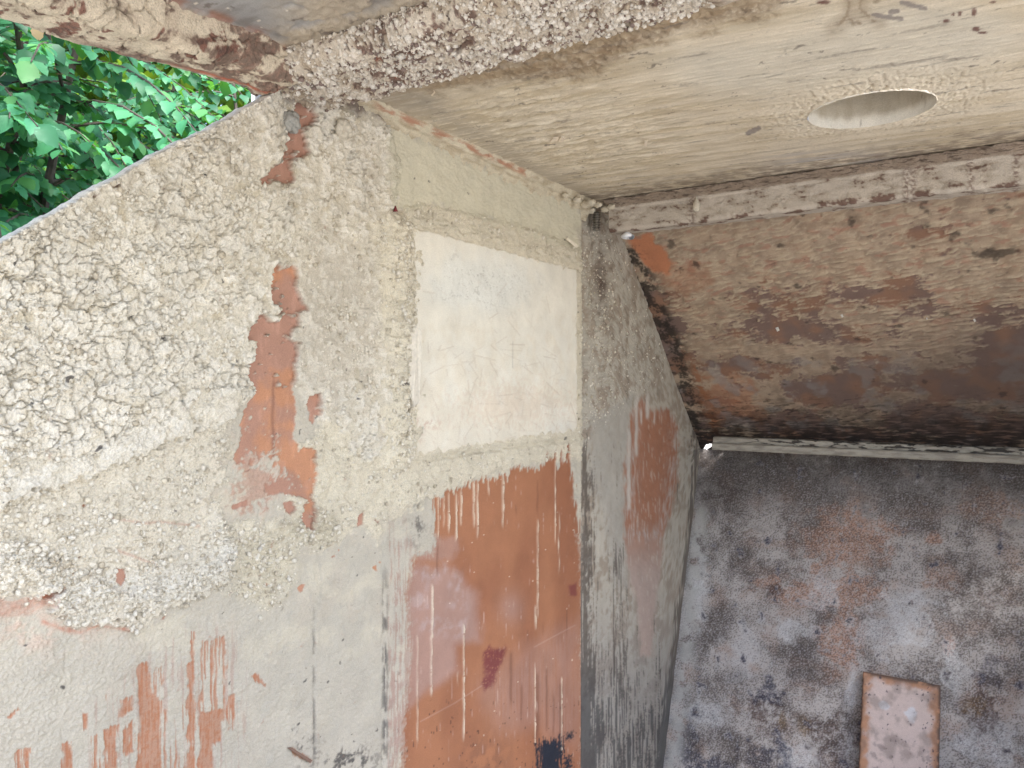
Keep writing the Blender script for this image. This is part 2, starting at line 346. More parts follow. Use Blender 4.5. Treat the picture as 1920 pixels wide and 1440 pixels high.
    lip_bare = shape([(-60, 1128), (0, 1124), (60, 1118), (96, 1112), (100, 1135), (60, 1150), (0, 1158), (-60, 1160)], 4, 0.8) * 0.75 + np.exp(-((line(u, v, [(80, 1165), (118, 1180), (150, 1185), (180, 1172), (240, 1180)]) + 5 * mid) / 4.5) ** 2)
    # scraped strokes at the bottom of the left part
    st = streaks(s, q, 0.006, 0.11, 71, 4); st2 = streaks(s, q, 0.003, 0.05, 72, 3)
    strokes = 0
    for pts, lo in (([(258, 1245), (278, 1240), (282, 1300), (300, 1315), (302, 2600), (254, 2600), (258, 1330)], -0.9), ([(288, 1250), (302, 1245), (300, 1315), (288, 1310)], 0.0),
                    ([(352, 1245), (360, 1240), (364, 1300), (362, 2600), (346, 2600), (350, 1300)], -0.9), ([(376, 1200), (422, 1188), (420, 1330), (398, 1400), (380, 2600), (366, 2600), (372, 1330)], -0.05),
                    ([(372, 1335), (418, 1330), (412, 1388), (392, 1402), (385, 2600), (368, 2600)], -0.9), ([(357, 1185), (361, 1185), (362, 1235), (356, 1235)], -.5),
                    ([(428, 1305), (442, 1296), (436, 1370), (426, 1368)], -0.4), ([(193, 1368), (218, 1360), (220, 2600), (190, 2600)], -0.5), ([(226, 1312), (248, 1304), (246, 1330), (228, 1342)], -.4),
                    ([(228, 1370), (250, 1345), (250, 1408), (232, 1420)], -0.4), ([(170, 1380), (188, 1370), (186, 2600), (160, 2600)], -0.1), ([(24, 1410), (52, 1404), (52, 2600), (26, 2600)], -0.4),
                    ([(305, 1330), (345, 1320), (340, 2600), (305, 2600)], 0.35), ([(115, 1395), (132, 1390), (130, 2600), (118, 2600)], -0.2), ([(156, 1340), (163, 1335), (163, 1368), (156, 1368)], -.4), ([(470, 1268), (478, 1264), (500, 1285), (498, 1290), (484, 1282)], -1), ([(538, 1402), (545, 1402), (585, 1425), (582, 1430), (560, 1420)], -1), ([(12, 1345), (32, 1327), (36, 1330), (16, 1348)], -1), ([(190, 1365), (195, 1300), (205, 1300), (200, 1365)], 0.5)):
        strokes = np.maximum(strokes, (1 - sm(-1.5, 2.0, poly(u, v, pts) + 5 * mid + 4 * st2)) * sm(lo - 0.12, lo + 0.12, st + 0.35 * st2))
    dust = sm(0.28, 0.62, 0.5 + 0.35 * st2 + 0.25 * fin) * 0.25
    # orange field of the liner ---------------------------------------------
    liner = poly(u, v, [(815, 1000), (812, 935), (880, 905), (888, 900), (950, 892), (962, 874), (1008, 880), (1030, 850), (1046, 876), (1052, 858), (1060, 835), (1068, 880), (1074, 940), (1082, 1000), (1090, 1100), (1094, 2600), (746, 2600), (752, 1380), (758, 1320), (765, 1220), (758, 1110), (775, 1040), (810, 1040)])
    drip_edge = 12 * streaks(s, q, 0.007, 0.25, 81, 4) + 7 * st2
    orange = (1 - sm(-2.5 - 5 * (v > 1000), 3 + 5 * (v > 1000), liner + 6 * fin * (v > 1000) + np.where(v < 1000, drip_edge + 4 * mid, 5 * mid + 5 * st2))) * (1 - right)
    hz = 1 - sm(-14, 14, poly(u, v, [(757, 1110), (775, 1062), (835, 1060), (866, 1092), (890, 1110), (895, 1200), (850, 1210), (860, 1260), (800, 1295), (765, 1325), (757, 1200)]) + 8 * big + 4 * mid)
    hz2 = 1 - sm(-30, 30, poly(u, v, [(890, 1280), (1000, 1205), (1090, 1160), (1095, 1420), (1000, 1370), (930, 1370)]) + 14 * big + 18 * st)
    hz3 = 1 - sm(-8, 8, poly(u, v, [(780, 1000), (812, 1005), (860, 1010), (858, 1030), (840, 1050), (780, 1050)]) + 6 * mid)
    hz4 = np.exp(-(((u - 955) / 22) ** 2 + ((v - 1140) / 30) ** 2)) * 0.6
    drips = 0
    for du, v0, v1, w in ((818, 930, 1010, 1.6), (829, 930, 990, 1.5), (838, 925, 1000, 2), (852, 925, 1015, 1.8), (861, 920, 985, 2.2), (885, 905, 990, 2.4), (892, 905, 1010, 2.2), (913, 895, 930, 1.5), (940, 890, 965, 2.6), (940, 960, 990, 1.5), (1005, 975, 1160, 1.7), (1001, 1135, 1180, 2), (1038, 860, 1020, 1.2), (1045, 960, 1080, 1.0), (807, 1095, 1200, 2.2), (805, 1190, 1305, 1.9), (866, 1170, 1390, 2.0), (779, 1190, 1395, 1.3), (855, 1260, 1285, 1.2), (1000, 1250, 1400, .8), (1050, 1270, 1420, .9)):
        wv = du + 1.3 * noise(v / 40.0, v * 0 + du, 3)
        drips = np.maximum(drips, np.exp(-((u - wv) / (w * .72)) ** 2) * sm(v0 - 4, v0 + 4, v) * (1 - sm(v1 - 12, v1 + 4, v)) * (.55 + .45 * sm(-.3, .3, noise(v / 22.0, v * 0 + du * 1.7, 8))))
    drips = drips * (1 - right) * sm(-.5, -.1, fin + 0.3)
    maroon = (1 - sm(-5, 7, poly(u, v, [(903, 1222), (915, 1214), (945, 1214), (938, 1240), (930, 1250), (926, 1275), (905, 1296), (900, 1280), (908, 1268)]) + 6 * mid + 3 * fin)) * sm(-0.6, 0.1, fin + 0.2)
    maroon = np.maximum(maroon, (1 - sm(-3, 4, poly(u, v, [(1065, 1100), (1078, 1092), (1078, 1115), (1066, 1116)]) + 3 * mid)) * .8)
    navy = (1 - sm(-5, 5, poly(u, v, [(1005, 1395), (1030, 1385), (1045, 1380), (1052, 1410), (1050, 2600), (1010, 2600)]) + 14 * st2 + 6 * fin)) + (1 - sm(-4, 4, poly(u, v, [(1058, 1375), (1072, 1372), (1070, 1385), (1060, 1386)]) + 6 * fin)) + (1 - sm(-3, 4, poly(u, v, [(1056, 1420), (1068, 1415), (1066, 2600), (1056, 2600)]) + 8 * fin))
    runs = 0
    for du, v0, v1, w in ((817, 1020, 1090, 1.6), (1005, 900, 975, 1.3), (965, 945, 975, 1.6), (955, 1220, 1330, 3.2), (987, 1180, 1215, 1.2), (1005, 1260, 1400, 4), (1022, 1250, 1380, 2), (1048, 1280, 1420, 3), (1060, 1140, 1200, 1), (1015, 1165, 1200, 1), (975, 1280, 1360, 2), (1035, 1300, 1390, 1.5)):
        runs = np.maximum(runs, np.exp(-((u - du - 1.2 * noise(v / 40., v * 0 + du, 4)) / w) ** 2) * sm(v0 - 6, v0 + 10, v) * (1 - sm(v1 - 25, v1, v)))
    scratch = np.exp(-(line(u, v, [(785, 1352), (850, 1317), (900, 1285)]) / 1.2) ** 2) + np.exp(-(line(u, v, [(1000, 1212), (1050, 1185), (1075, 1172)]) / 1.2) ** 2)
    # colour -----------------------------------------------------------------
    tn = np.broadcast_to(PLASTER, (len(u), 3)).copy()
    tn = mix(tn, lin(188, 178, 160, K), sm(-.1, .6, fbm(s / .06, q / .09, 91, 4)))
    tn = mix(tn, lin(206, 196, 172), sm(0, .5, fbm(s / .10, q / .05, 99, 5)) * .5); tn = mix(tn, lin(172, 165, 152), sm(.25, .6, fbm(s / .012, q / .03, 100, 4)) * .4)
    tn = mix(tn, CRUST, thick); tn = mix(tn, CRUST2, thick * sm(-.3, .5, big + .4 * mid) * 0.8)
    tn = mix(tn, lin(205, 195, 173), thick * (1 - sm(.0, .5, peb + .6 * ckmask)) * .6)
    tn = mix(tn, lin(196, 180, 146), np.maximum(thick, low) * sm(.15, .6, fbm(s / .03, q / .03, 98, 4)) * .5)
    tn = mix(tn, PALE, thick * sm(.15, .75, peb + .35 * big + .3 * ckmask) * 0.6)
    tn = mix(tn, lin(196, 185, 166, K), sandy * thick * (1 - .6 * peb) * 0.8)
    tn = mix(tn, lin(218, 208, 187), low); tn = mix(tn, PALE, np.clip(rimband * 0.8 + ledge * 0.3, 0, 1) * np.maximum(low, ledge))
    tn = mix(tn, lin(224, 213, 187, K), np.maximum(collar, base_low) * 0.75)
    tn = mix(tn, GREEN, (1 - sm(-8, 12, poly(u, v, [(722, 240), (1085, 385), (1082, 470), (950, 425), (800, 380), (728, 400)]) + wob)) * 0.9)
    tn = mix(tn, lin(204, 193, 166, K), gran * 0.7)
    pinkish = np.exp(-(((u - 60) / 120) ** 2 + ((v - 1180) / 45) ** 2)) + 0.7 * np.exp(-(((u - 480) / 60) ** 2 + ((v - 900) / 60) ** 2))
    tn = mix(tn, lin(205, 172, 150, K), pinkish * sm(-.3, .6, mid + fin * .5) * 0.7)
    left_low = sm(1150, 1300, v) * (u < 716)
    tn = mix(tn, lin(184, 176, 160, K), left_low * 0.6)
    fleck = spots(s, q, 0.016, 64, 0.13, 0.06, 0.24) * sm(-.1, .3, fbm(s / .05, q / .08, 67, 3)) * sm(500, 560, u) * sm(1080, 1140, v) * (1 - right) * (1 - orange) + spots(s, q, 0.03, 66, 0.10, 0.05, 0.12)
    tn = mix(tn, lin(70, 66, 66), np.clip(fleck, 0, 1) * .85)
    smudge = np.exp(-((u - 719) / 5) ** 2) * sm(1030, 1130, v) * sm(-.5, .4, st2 + mid) * 0.75 + np.exp(-((u - 587) / 2.5) ** 2) * sm(1120, 1180, v) * 0.55 * sm(-.5, .3, mid) + (np.exp(-(((u - 565) / 16) ** 2 + ((v - 1385) / 45) ** 2)) + np.exp(-(((u - 650) / 60) ** 2 + ((v - 1425) / 30) ** 2)) + .7 * np.exp(-(((u - 775) / 20) ** 2 + ((v - 985) / 40) ** 2))) * sm(0.0, 0.6, mid + fin * .6)
    tn = mix(tn, lin(66, 62, 62), np.clip(smudge * 1.25, 0, 1) * .85)
    pnt = mix(PAINT, MAUVE, sm(-.4, .3, big + .5 * mid + 0.9 * np.exp(-((v - 620) / 70) ** 2) + (v < 400) * 1.0 + .3 * (v > 900)))
    pnt = mix(pnt, lin(120, 78, 64), .6 * np.exp(-((u - 511 - 2 * mid) / 3.0) ** 2) * sm(690, 730, v) * (1 - sm(850, 880, v)))
    pnt = mix(pnt, pnt * 1.25 + 0.03, sm(0.1, .7, fbm(s / .012, q / .04, 95, 4)) * .5)
    bare_all = np.clip(bare + thin_bare + edge_bare, 0, 1)
    tn = mix(tn, pnt, bare_all)
    tn = mix(tn, lin(188, 118, 88, K), np.clip(lip_bare + hair * .8, 0, 1) * (1 - thick) * (0.55 + .3 * fin))
    hazep = np.exp(-(((u - 470) / 40) ** 2 + ((v - 910) / 50) ** 2))
    tn = mix(tn, pnt, (u < 716) * sm(0.25, .55, hazep * .9 + .4 * mid + .3 * fin - .1) * (1 - bare_all) * .6)
    tn = mix(tn, lin(172, 112, 76), strokes * (1 - dust)); 
    tn = mix(tn, HAZE, (u < 716) * .5 * sm(0, .6, st) * (1 - strokes) * (1 - sm(0, 30, poly(u, v, [(180, 1330), (350, 1190), (430, 1190), (450, 1300), (440, 2600), (150, 2600)]))))
    org = mix(lin(168, 109, 71), lin(156, 98, 64), sm(-.4, .5, fbm(s / .2, q / .3, 97, 3)))
    org = mix(org, HAZE, np.clip(hz * .85 + hz2 * (.45 + .3 * st) + hz3 * .6 + hz4, 0, .95))
    org = mix(org, lin(186, 168, 164, K), np.clip(np.exp(-((poly(u, v, [(775, 1062), (835, 1060), (866, 1092), (866, 1190), (790, 1180), (770, 1120)]) + 5 * mid + 8) / 18) ** 2) * .5 * sm(-.2, .5, mid), 0, 1))
    org = mix(org, lin(112, 66, 46, K), runs * .55); org = mix(org, MAROON, maroon * .85); org = mix(org, lin(128, 84, 62), np.exp(-(((u - 910) / 50) ** 2 + ((v - 1420) / 45) ** 2)) * .6 * sm(-.4, .2, mid))
    org = mix(org, lin(84, 52, 42), spots(s, q, 0.022, 68, .28, .10, .24, .6) * sm(1300, 1330, v) * .8)
    org = mix(org, lin(232, 214, 190), spots(s, q, 0.013, 69, .12, .04, .13) * sm(-.2, .3, mid) * .8)
    org = mix(org, lin(206, 176, 160), np.clip(scratch, 0, 1) * .25 + .5 * sm(.45, .8, streaks(s, q, .0022, .10, 119, 3)) * sm(-.1, .4, mid))
    tn = mix(tn, org, orange); tn = mix(tn, lin(228, 214, 188, K), drips * np.maximum(orange, .0) * .9)
    # washed band between seam and orange field
    wash = sm(720, 726, u) * (1 - sm(745, 790, u)) * sm(940, 1040, v) * (1 - orange)
    tn = mix(tn, HAZE, wash * sm(-.1, .5, st + .5 * mid + sm(1150, 1350, v) * .3) * .75)
    tn = mix(tn, NAVY, np.clip(navy, 0, 1) * (1 - right))
    # right-hand part: grey grit, smears, an orange oval, black runs at the foot
    rt = mix(np.broadcast_to(lin(184, 176, 160, K), tn.shape), lin(160, 146, 128, K), sm(-.3, .5, mid + big))
    rt = mix(rt, lin(96, 80, 70), .75 * np.exp(-(((u - 1120) / 12) ** 2 + ((v - 530) / 50) ** 2)) + .30 * sm(.25, .6, mid) * rightgrit)
    rt = mix(rt, lin(172, 166, 154, K), (1 - sm(-8, 10, poly(u, v, [(1108, 780), (1180, 745), (1175, 1100), (1150, 1100), (1135, 960), (1105, 900)]) + 9 * st)) * .8)
    oval = 1 - sm(-5, 6, poly(u, v, [(1182, 770), (1205, 745), (1215, 770), (1255, 768), (1270, 800), (1268, 900), (1256, 960), (1240, 1010), (1238, 1060), (1225, 1160), (1222, 1230), (1200, 1230), (1195, 1140), (1178, 1080), (1170, 1000), (1172, 880)]) + 5 * st2 + 4 * mid)
    ov = mix(lin(166, 112, 82, K), lin(176, 156, 144, K), np.clip(sm(960, 1090, v) * .95 + .8 * np.exp(-(poly(u, v, [(1182, 770), (1205, 745), (1255, 768), (1270, 800), (1262, 900), (1240, 1000), (1180, 1000)]) / 14) ** 2) * sm(-.3, .3, st2), 0, 1))
    ov = mix(ov, lin(196, 184, 168, K), sm(.28, .6, st2) * .45)
    rt = mix(rt, ov, oval)
    wd = 0
    for du, v0, v1, w in ((1192, 735, 860, 3.0), (1201, 760, 800, 1.6), (1213, 730, 790, 3.4), (1178, 800, 960, 3.5), (1226, 760, 800, 1.4)):
        wd = np.maximum(wd, np.exp(-((u - du - 1.5 * noise(v / 30., v * 0 + du, 6)) / w) ** 2) * sm(v0, v0 + 15, v) * (1 - sm(v1 - 10, v1, v)))
    rt = mix(rt, lin(196, 188, 176, K), wd)
    rs = streaks(s, q, 0.011, 0.16, 101, 5) + .25 * fin
    blk = sm(.0, .55, rs + .95 * np.exp(-((u - 1094 - 5 * mid) / 9) ** 2) * sm(790, 850, v) + .55 * np.exp(-((u - 1108) / 14) ** 2) * sm(830, 900, v) + .6 * np.exp(-((u - 1160) / 16) ** 2) * sm(960, 1080, v) * (1 - sm(1280, 1380, v)) + 1.1 * np.exp(-((u + 6 * mid - interp(v, [(850, 1306), (1000, 1295), (1440, 1240)])) / 11) ** 2) + 1.0 * sm(1080, 1520, v) * (1 - .6 * sm(1520, 1800, v)) - .46)
    blk = blk * sm(760, 860, v + .6 * (u - 1090)) * (1 - oval * (1 - sm(1150, 1300, v)) * .9)
    rt = mix(rt, mix(lin(92, 82, 74), lin(58, 62, 70), sm(1150, 1350, v)), blk * .82)
    rt = mix(rt, lin(142, 140, 138, K), sm(1050, 1350, v) * (1 - blk) * (1 - oval) * .7)
    tn = tn * (1 - right[:, None]) + rt * right[:, None]
    joint = np.clip(np.exp(-(line(u, v, [(530, 184), (570, 190), (640, 197), (690, 206), (715, 220)]) / 12) ** 2) * sm(-.45, .15, mid + .3) + .6 * np.exp(-(line(u, v, [(640, 180), (660, 205), (655, 235)]) / 9) ** 2) * sm(-.2, .2, mid), 0, 1)  # brown grime below the beam, also painting in the corner's shade
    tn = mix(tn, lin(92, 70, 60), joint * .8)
    gloss = np.clip(orange * .38 + bare_all * .3 + strokes * .35 + right * oval * .4, 0, 1) * (1 - drips)
    # height of what carries no crust
    flat = np.clip(bare_all + strokes * .9 + orange * (1 - drips), 0, 1)
    h = h * (1 - flat * (1 - right)) + flat * (1 - right) * (0.0006 + 0.0003 * mid)
    h = h + drips * orange * 0.0022
    step = np.where(u > LINER0, 0.004, 0.0) * (1 - right)
    x = XW + h + step
    x = np.where(u < 508, x, x)
    rowi = np.repeat(np.arange(nr), nc)
    lipw = (rowi >= 4) * np.exp(-np.maximum(rowi - 4, 0) / 3.0) * (u < 520)
    x = x + .004 * lipw * (1 + fin)
    wrap = rowi < 4
    x = np.where(wrap & (u < 520), XW + np.array([-.013, -.012, -.007, -.002])[np.minimum(rowi, 3)], x)
    q = np.where((u < 520) & (rowi < 4), q + np.array([-.012, .0005, .0025, .002])[np.minimum(rowi, 3)] + .0015 * mid, q)
    tn = mix(tn, PALE, (lipw + wrap) * (u < 520) * .8)
    co = np.stack([x, s, q], 1)
    fc = grid_faces(nr, nc, True)
    dens = sm(-.25, .45, fbm(s / .045, q / .045, 121, 4))
    wts = thick * (.05 + dens ** 2) * (1 - .75 * ckmask) + low * (.12 + .5 * dens ** 2 + 1.2 * rimband) + leftjamb * 1.6 * (u < 770) + rightgrit * right * (.25 + .9 * dens * np.exp(-((u - 1118) / 25) ** 2)) + base_low * dens * .6 + collar * (1 - orange) * (1 - under) * (.10 + .4 * dens ** 2) + gran * .7 + .35 * lipw
    wts = wts * (1 - .8 * np.exp(-(line(u, v, [(530, 184), (640, 197), (715, 220)]) / 12) ** 2)) * (1 - np.clip(bare_all + strokes + orange, 0, 1)) * (u > -5) * (v < 1450) * (rowi > 4) * (1 - np.clip(1.3 * ledge, 0, 1))
    CR.update(co=co, w=wts, u=u, v=v, jamb=leftjamb, rim=rimband * low)
    crustmask = np.clip(thick + low + collar * (1 - orange) + base_low + ledge, 0, 1) * (1 - flat) * (1 - right) > 0.5
    fm = crustmask[fc].mean(1) >= 0.5
    c1, f1, t1, g1 = compact(co, fc[~fm], tn, gloss); c2, f2, t2, g2 = compact(co, fc[fm], tn, gloss * 0)
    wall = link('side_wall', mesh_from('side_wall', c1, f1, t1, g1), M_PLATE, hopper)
    cr = link('slurry_crust', mesh_from('slurry_crust', c2, f2, t2, g2), M_CRUST, wall)
    cr['kind'] = 'stuff'; cr['label'] = 'thick cracked beige crust of dried slurry'
    # steel behind the coated face, and the wall continued below and beside the picture
    top = list(zip(cols, vt)); idx = list(range(0, 40, 8)) + list(range(40, len(top), 12))
    outer = []
    for i in idx:
        Yb, Zb = on_x(cols[i], vt[i]); outer.append((XW - 0.032, float(Yb), float(Zb) - (0.05 if cols[i] < 520 else .003)))
    outer += [(XW - 0.032, 3.02, CZ - .30), (XW - 0.032, 2.60, CZ - 1.45), (XW - 0.032, 0.12, CZ - 1.45)]
    back = link('back_plate', prism_mesh('back_plate', outer, (-0.012, 0, 0)), M_STEEL, wall)
    return wall
wall = build_side_wall()

# ==================================================================== CEILING PLATE with its round opening
HOLE = (-0.197, 1.597, 0.112); HK = 0.87
def sheet(co, nr, nc, normal_flip, tint, gloss, keep=None):
    fc = grid_faces(nr, nc, normal_flip)
    if keep is not None: fc = fc[keep(fc)]
    return compact(co, fc, tint, gloss)
def build_ceiling():
    xs = np.concatenate([np.arange(XWR - 0.01, 0.13, 0.0021), np.linspace(0.14, XE, 60)]); ys = np.concatenate([np.arange(0.93, 2.10, 0.0030), np.linspace(2.11, 2.24, 6)])
    nc, nr = len(xs), len(ys)
    X, Y = [a.ravel() for a in np.meshgrid(xs, ys)]
    hx, hy, hr = HOLE; d = np.hypot(X - hx, (Y - hy) / HK)
    X0, Y0 = X.copy(), Y.copy()
    ring = (d < hr) & (d > hr - 0.0042); k = np.where(ring, hr / np.maximum(d, 1e-6), 1.0)
    X = hx + (X - hx) * k; Y = hy + (Y - hy) * k
    u, v = to_uv(X, Y, np.full(X.shape, ZC))
    ca, sa = math.cos(0.10), math.sin(0.10); a = X * ca + Y * sa; b = -X * sa + Y * ca
    big = fbm(X / .16, Y / .16, 201, 4); mid = fbm(X / .035, Y / .035, 202, 4); fin = fbm(X / .009, Y / .009, 203, 3)
    rid = fbm(a / .060, b / .0065, 204, 4); rid2 = fbm(a / .16, b / .011, 205, 4); lng = fbm(a / .30, b / .03, 206, 4)
    near = np.exp(-(np.maximum(d - hr, 0) / 0.085) ** 1.3)
    left = np.exp(-(((u - 1000) / 260) ** 2 + ((v - 250) / 90) ** 2))
    smooth = np.exp(-(poly(u, v, [(680, 170), (760, 170), (1050, 350), (1100, 378), (1020, 370), (720, 215)]) / 25) ** 2)
    mud = 1 - sm(-14, 22, poly(u, v, [(690, 150), (980, 95), (1130, 60), (1300, 10), (1500, -20), (1420, 32), (1290, 42), (1180, 90), (1130, 140), (1000, 150), (820, 160)]) + 22 * mid + 14 * big)
    h = 0.0012 + (0.0016 + 0.0042 * sm(.1, .8, left + .3 * big)) * np.maximum(rid, -.25) * (1 - .8 * near) * (1 - .8 * smooth) + 0.0005 * rid2
    pc = popcorn(X, Y, 0.0075, 207); h = h + near * (0.0058 * pc + 0.001) + 0.0008 * popcorn(X, Y, .0045, 208) * np.exp(-np.maximum(d - hr, 0) / .14)
    h = h + mud * (0.003 * popcorn(X + .004 * mid, Y, .011, 209) + 0.003 * mid + .002 * fin)
    tn = mix(np.broadcast_to(lin(212, 198, 173, K), (len(X), 3)), lin(194, 177, 146, K), sm(-.4, .5, lng + .4 * big))
    tn = mix(tn, lin(206, 198, 180, K), sm(.0, .6, np.exp(-(((u - 1720) / 220) ** 2 + ((v - 70) / 70) ** 2)) + np.exp(-(((u - 1400) / 200) ** 2 + ((v - 130) / 60) ** 2)) * .8 - .15 + .2 * lng) * .75)
    tn = mix(tn, lin(172, 160, 142, K), np.clip(smooth * .7 + .5 * np.exp(-(((u - 760) / 60) ** 2 + ((v - 190) / 30) ** 2)), 0, 1))
    tn = mix(tn, lin(158, 142, 116), near * (1 - sm(.1, .5, pc)) * .6)
    tn = mix(tn, lin(232, 220, 196, K), np.clip(near * sm(.3, .8, pc) * 1.1 + .7 * (left + .3) * sm(.1, .45, rid), 0, 1) * .7); tn = mix(tn, lin(172, 156, 126), (left + .25) * sm(.1, .5, -rid) * .45)  # pale grains; ridge highlights and darker troughs painted into the colour
    tn = mix(tn, lin(136, 112, 82, K), mud * (.62 + .3 * sm(-.2, .4, mid)) * (1 - .5 * sm(.2, .6, fin)))
    tn = mix(tn, lin(110, 92, 70, K), mud * sm(.15, .5, fbm(X / .02, Y / .02, 215, 4)) * .6)
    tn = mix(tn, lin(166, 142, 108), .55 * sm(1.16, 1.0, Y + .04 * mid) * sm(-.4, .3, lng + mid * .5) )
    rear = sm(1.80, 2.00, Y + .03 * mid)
    tn = mix(tn, lin(120, 104, 88, K), rear * sm(-.25, .3, rid + .6 * mid + .2) * .85)  # brown grime streaks, strengthened as painted shade in the rear corner
    tn = mix(tn, lin(176, 172, 172, K), np.exp(-(((u - 1540) / 110) ** 2 + ((v - 298) / 20) ** 2)) * sm(-.3, .2, lng) * .8)
    sp = spots(a, b, .034, 211, .34, .05, .15, 2.4) + spots(a, b, .016, 212, .14, .08, .2, 1.8) + spots(a, b, .05, 214, .2 , .03, .08, 4)
    tn = mix(tn, lin(92, 82, 74), np.clip(sp * sm(-.3, .2, big), 0, 1) * .7)
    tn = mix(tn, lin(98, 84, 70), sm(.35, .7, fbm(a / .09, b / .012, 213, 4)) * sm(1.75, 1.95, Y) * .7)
    tn = mix(tn, lin(110, 100, 92, K), sm(.42, .75, fbm(a / .13, b / .02, 216, 4) + .3 * np.exp(-(((u - 1700) / 130) ** 2 + ((v - 118) / 14) ** 2)) + .2 * fin) * .5)
    brown = 0
    for p in ([(1580, -40), (1592, 8), (1588, 28), (1570, 48)], [(1622, -40), (1612, 14), (1625, 26), (1640, 40)], [(1588, 28), (1600, 42), (1612, 40)], [(1640, 2), (1655, -10), (1700, -30)]):
        brown = np.maximum(brown, np.exp(-((line(u, v, p) + 3 * fin) / 4.0) ** 2))
    brown = np.maximum(brown, .55 * np.exp(-((line(u, v, [(1590, -40), (1592, 30), (1560, 52)]) + 3 * mid) / 15) ** 2) + .55 * np.exp(-((line(u, v, [(1618, -40), (1620, 28), (1650, 42)]) + 3 * mid) / 14) ** 2))
    tn = mix(tn, lin(134, 112, 84, K), np.clip(brown, 0, 1) * .75)
    red = 0
    for cx, cy, rx, ry in ((1826, 20, 5, 9), (1800, 24, 5, 5), (1788, 25, 3, 3), (1775, 38, 7, 4), (1830, 52, 8, 6), (1862, 2, 7, 3), (1545, 2, 14, 4), (1843, 60, 12, 2.5)):
        red = np.maximum(red, 1 - sm(.6, 1.2, np.hypot((u - cx) / rx, (v - cy) / ry) + .5 * fin))
    tn = mix(tn, lin(96, 44, 38), red * .85)
    gry = 0
    for p in ([(1638, 26), (1690, 34)], [(1690, 4), (1735, 13)], [(1402, 248), (1422, 238)], [(1670, 20), (1682, 19)]):
        gry = np.maximum(gry, 1 - sm(3, 5.5, line(u, v, p) + 2 * fin))
    tn = mix(tn, lin(132, 122, 118, K), gry * .8)
    co = np.stack([X, Y, ZC - h], 1)
    dd = np.hypot(X0 - hx, (Y0 - hy) / HK)
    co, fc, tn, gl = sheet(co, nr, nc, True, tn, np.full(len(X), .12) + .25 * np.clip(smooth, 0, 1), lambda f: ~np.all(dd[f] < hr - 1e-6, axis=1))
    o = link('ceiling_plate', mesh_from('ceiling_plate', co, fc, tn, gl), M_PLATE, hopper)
    # the short blind pipe above the opening
    na, nz = 220, 40; A, Zz = np.meshgrid(np.linspace(0, 2 * math.pi, na), np.linspace(0, .26, nz)); A, Zz = A.ravel(), Zz.ravel()
    p = A * hr; n1 = fbm(p / .02, Zz / .05, 221, 4); n2 = fbm(p / .006, Zz / .006, 222, 3)
    r = hr + 0.0005 - .0016 * (1 - sm(0, .012, Zz)) * popcorn(p, Zz, .007, 223) - .0012 * np.maximum(n1, 0) - .0005 * n2
    t2 = mix(np.broadcast_to(lin(192, 180, 158, K), (len(A), 3)), lin(176, 162, 138, K), sm(-.1, .6, n1) * .6); t2 = mix(t2, PALE, (1 - sm(.012, .03, Zz + .006 * n1)) * .8); t2 = mix(t2, lin(112, 94, 76), sm(.6, .8, fbm(p / .010, Zz / .012, 224, 4)) * .5)
    pc_ = np.stack([hx + r * np.cos(A), hy + HK * r * np.sin(A), ZC - .0085 + Zz], 1)
    pipe = link('round_opening', mesh_from('round_opening', pc_, grid_faces(nz, na, True), t2, np.zeros(len(A))), M_PLATE, o)
    pipe['label'] = 'round pipe opening in the ceiling, caked inside'
    bm = bmesh.new(); bmesh.ops.create_circle(bm, cap_ends=True, radius=hr + .012, segments=64)
    for w in bm.verts: w.co += Vector((hx, hy, ZC + .25))
    me = bpy.data.meshes.new('pipe_cap'); bm.to_mesh(me); bm.free(); link('pipe_cap', me, M_STEEL, o)
    # upper skin of the plate, in four pieces round the pipe
    bmx = bmesh.new()
    for lo, hi in (((XWR - .01, .93), (hx - hr - .012, 2.24)), ((hx + hr + .012, .93), (XE, 2.24)), ((hx - hr - .012, .93), (hx + hr + .012, hy - hr - .012)), ((hx - hr - .012, hy + hr + .012), (hx + hr + .012, 2.24))):
        bmx.faces.new([bmx.verts.new((x, y, ZC + .012)) for x, y in ((lo[0], lo[1]), (hi[0], lo[1]), (hi[0], hi[1]), (lo[0], hi[1]))])
    me = bpy.data.meshes.new('top_skin'); bmx.to_mesh(me); bmx.free(); link('top_skin', me, M_STEEL, o)
    return o
ceiling = build_ceiling()

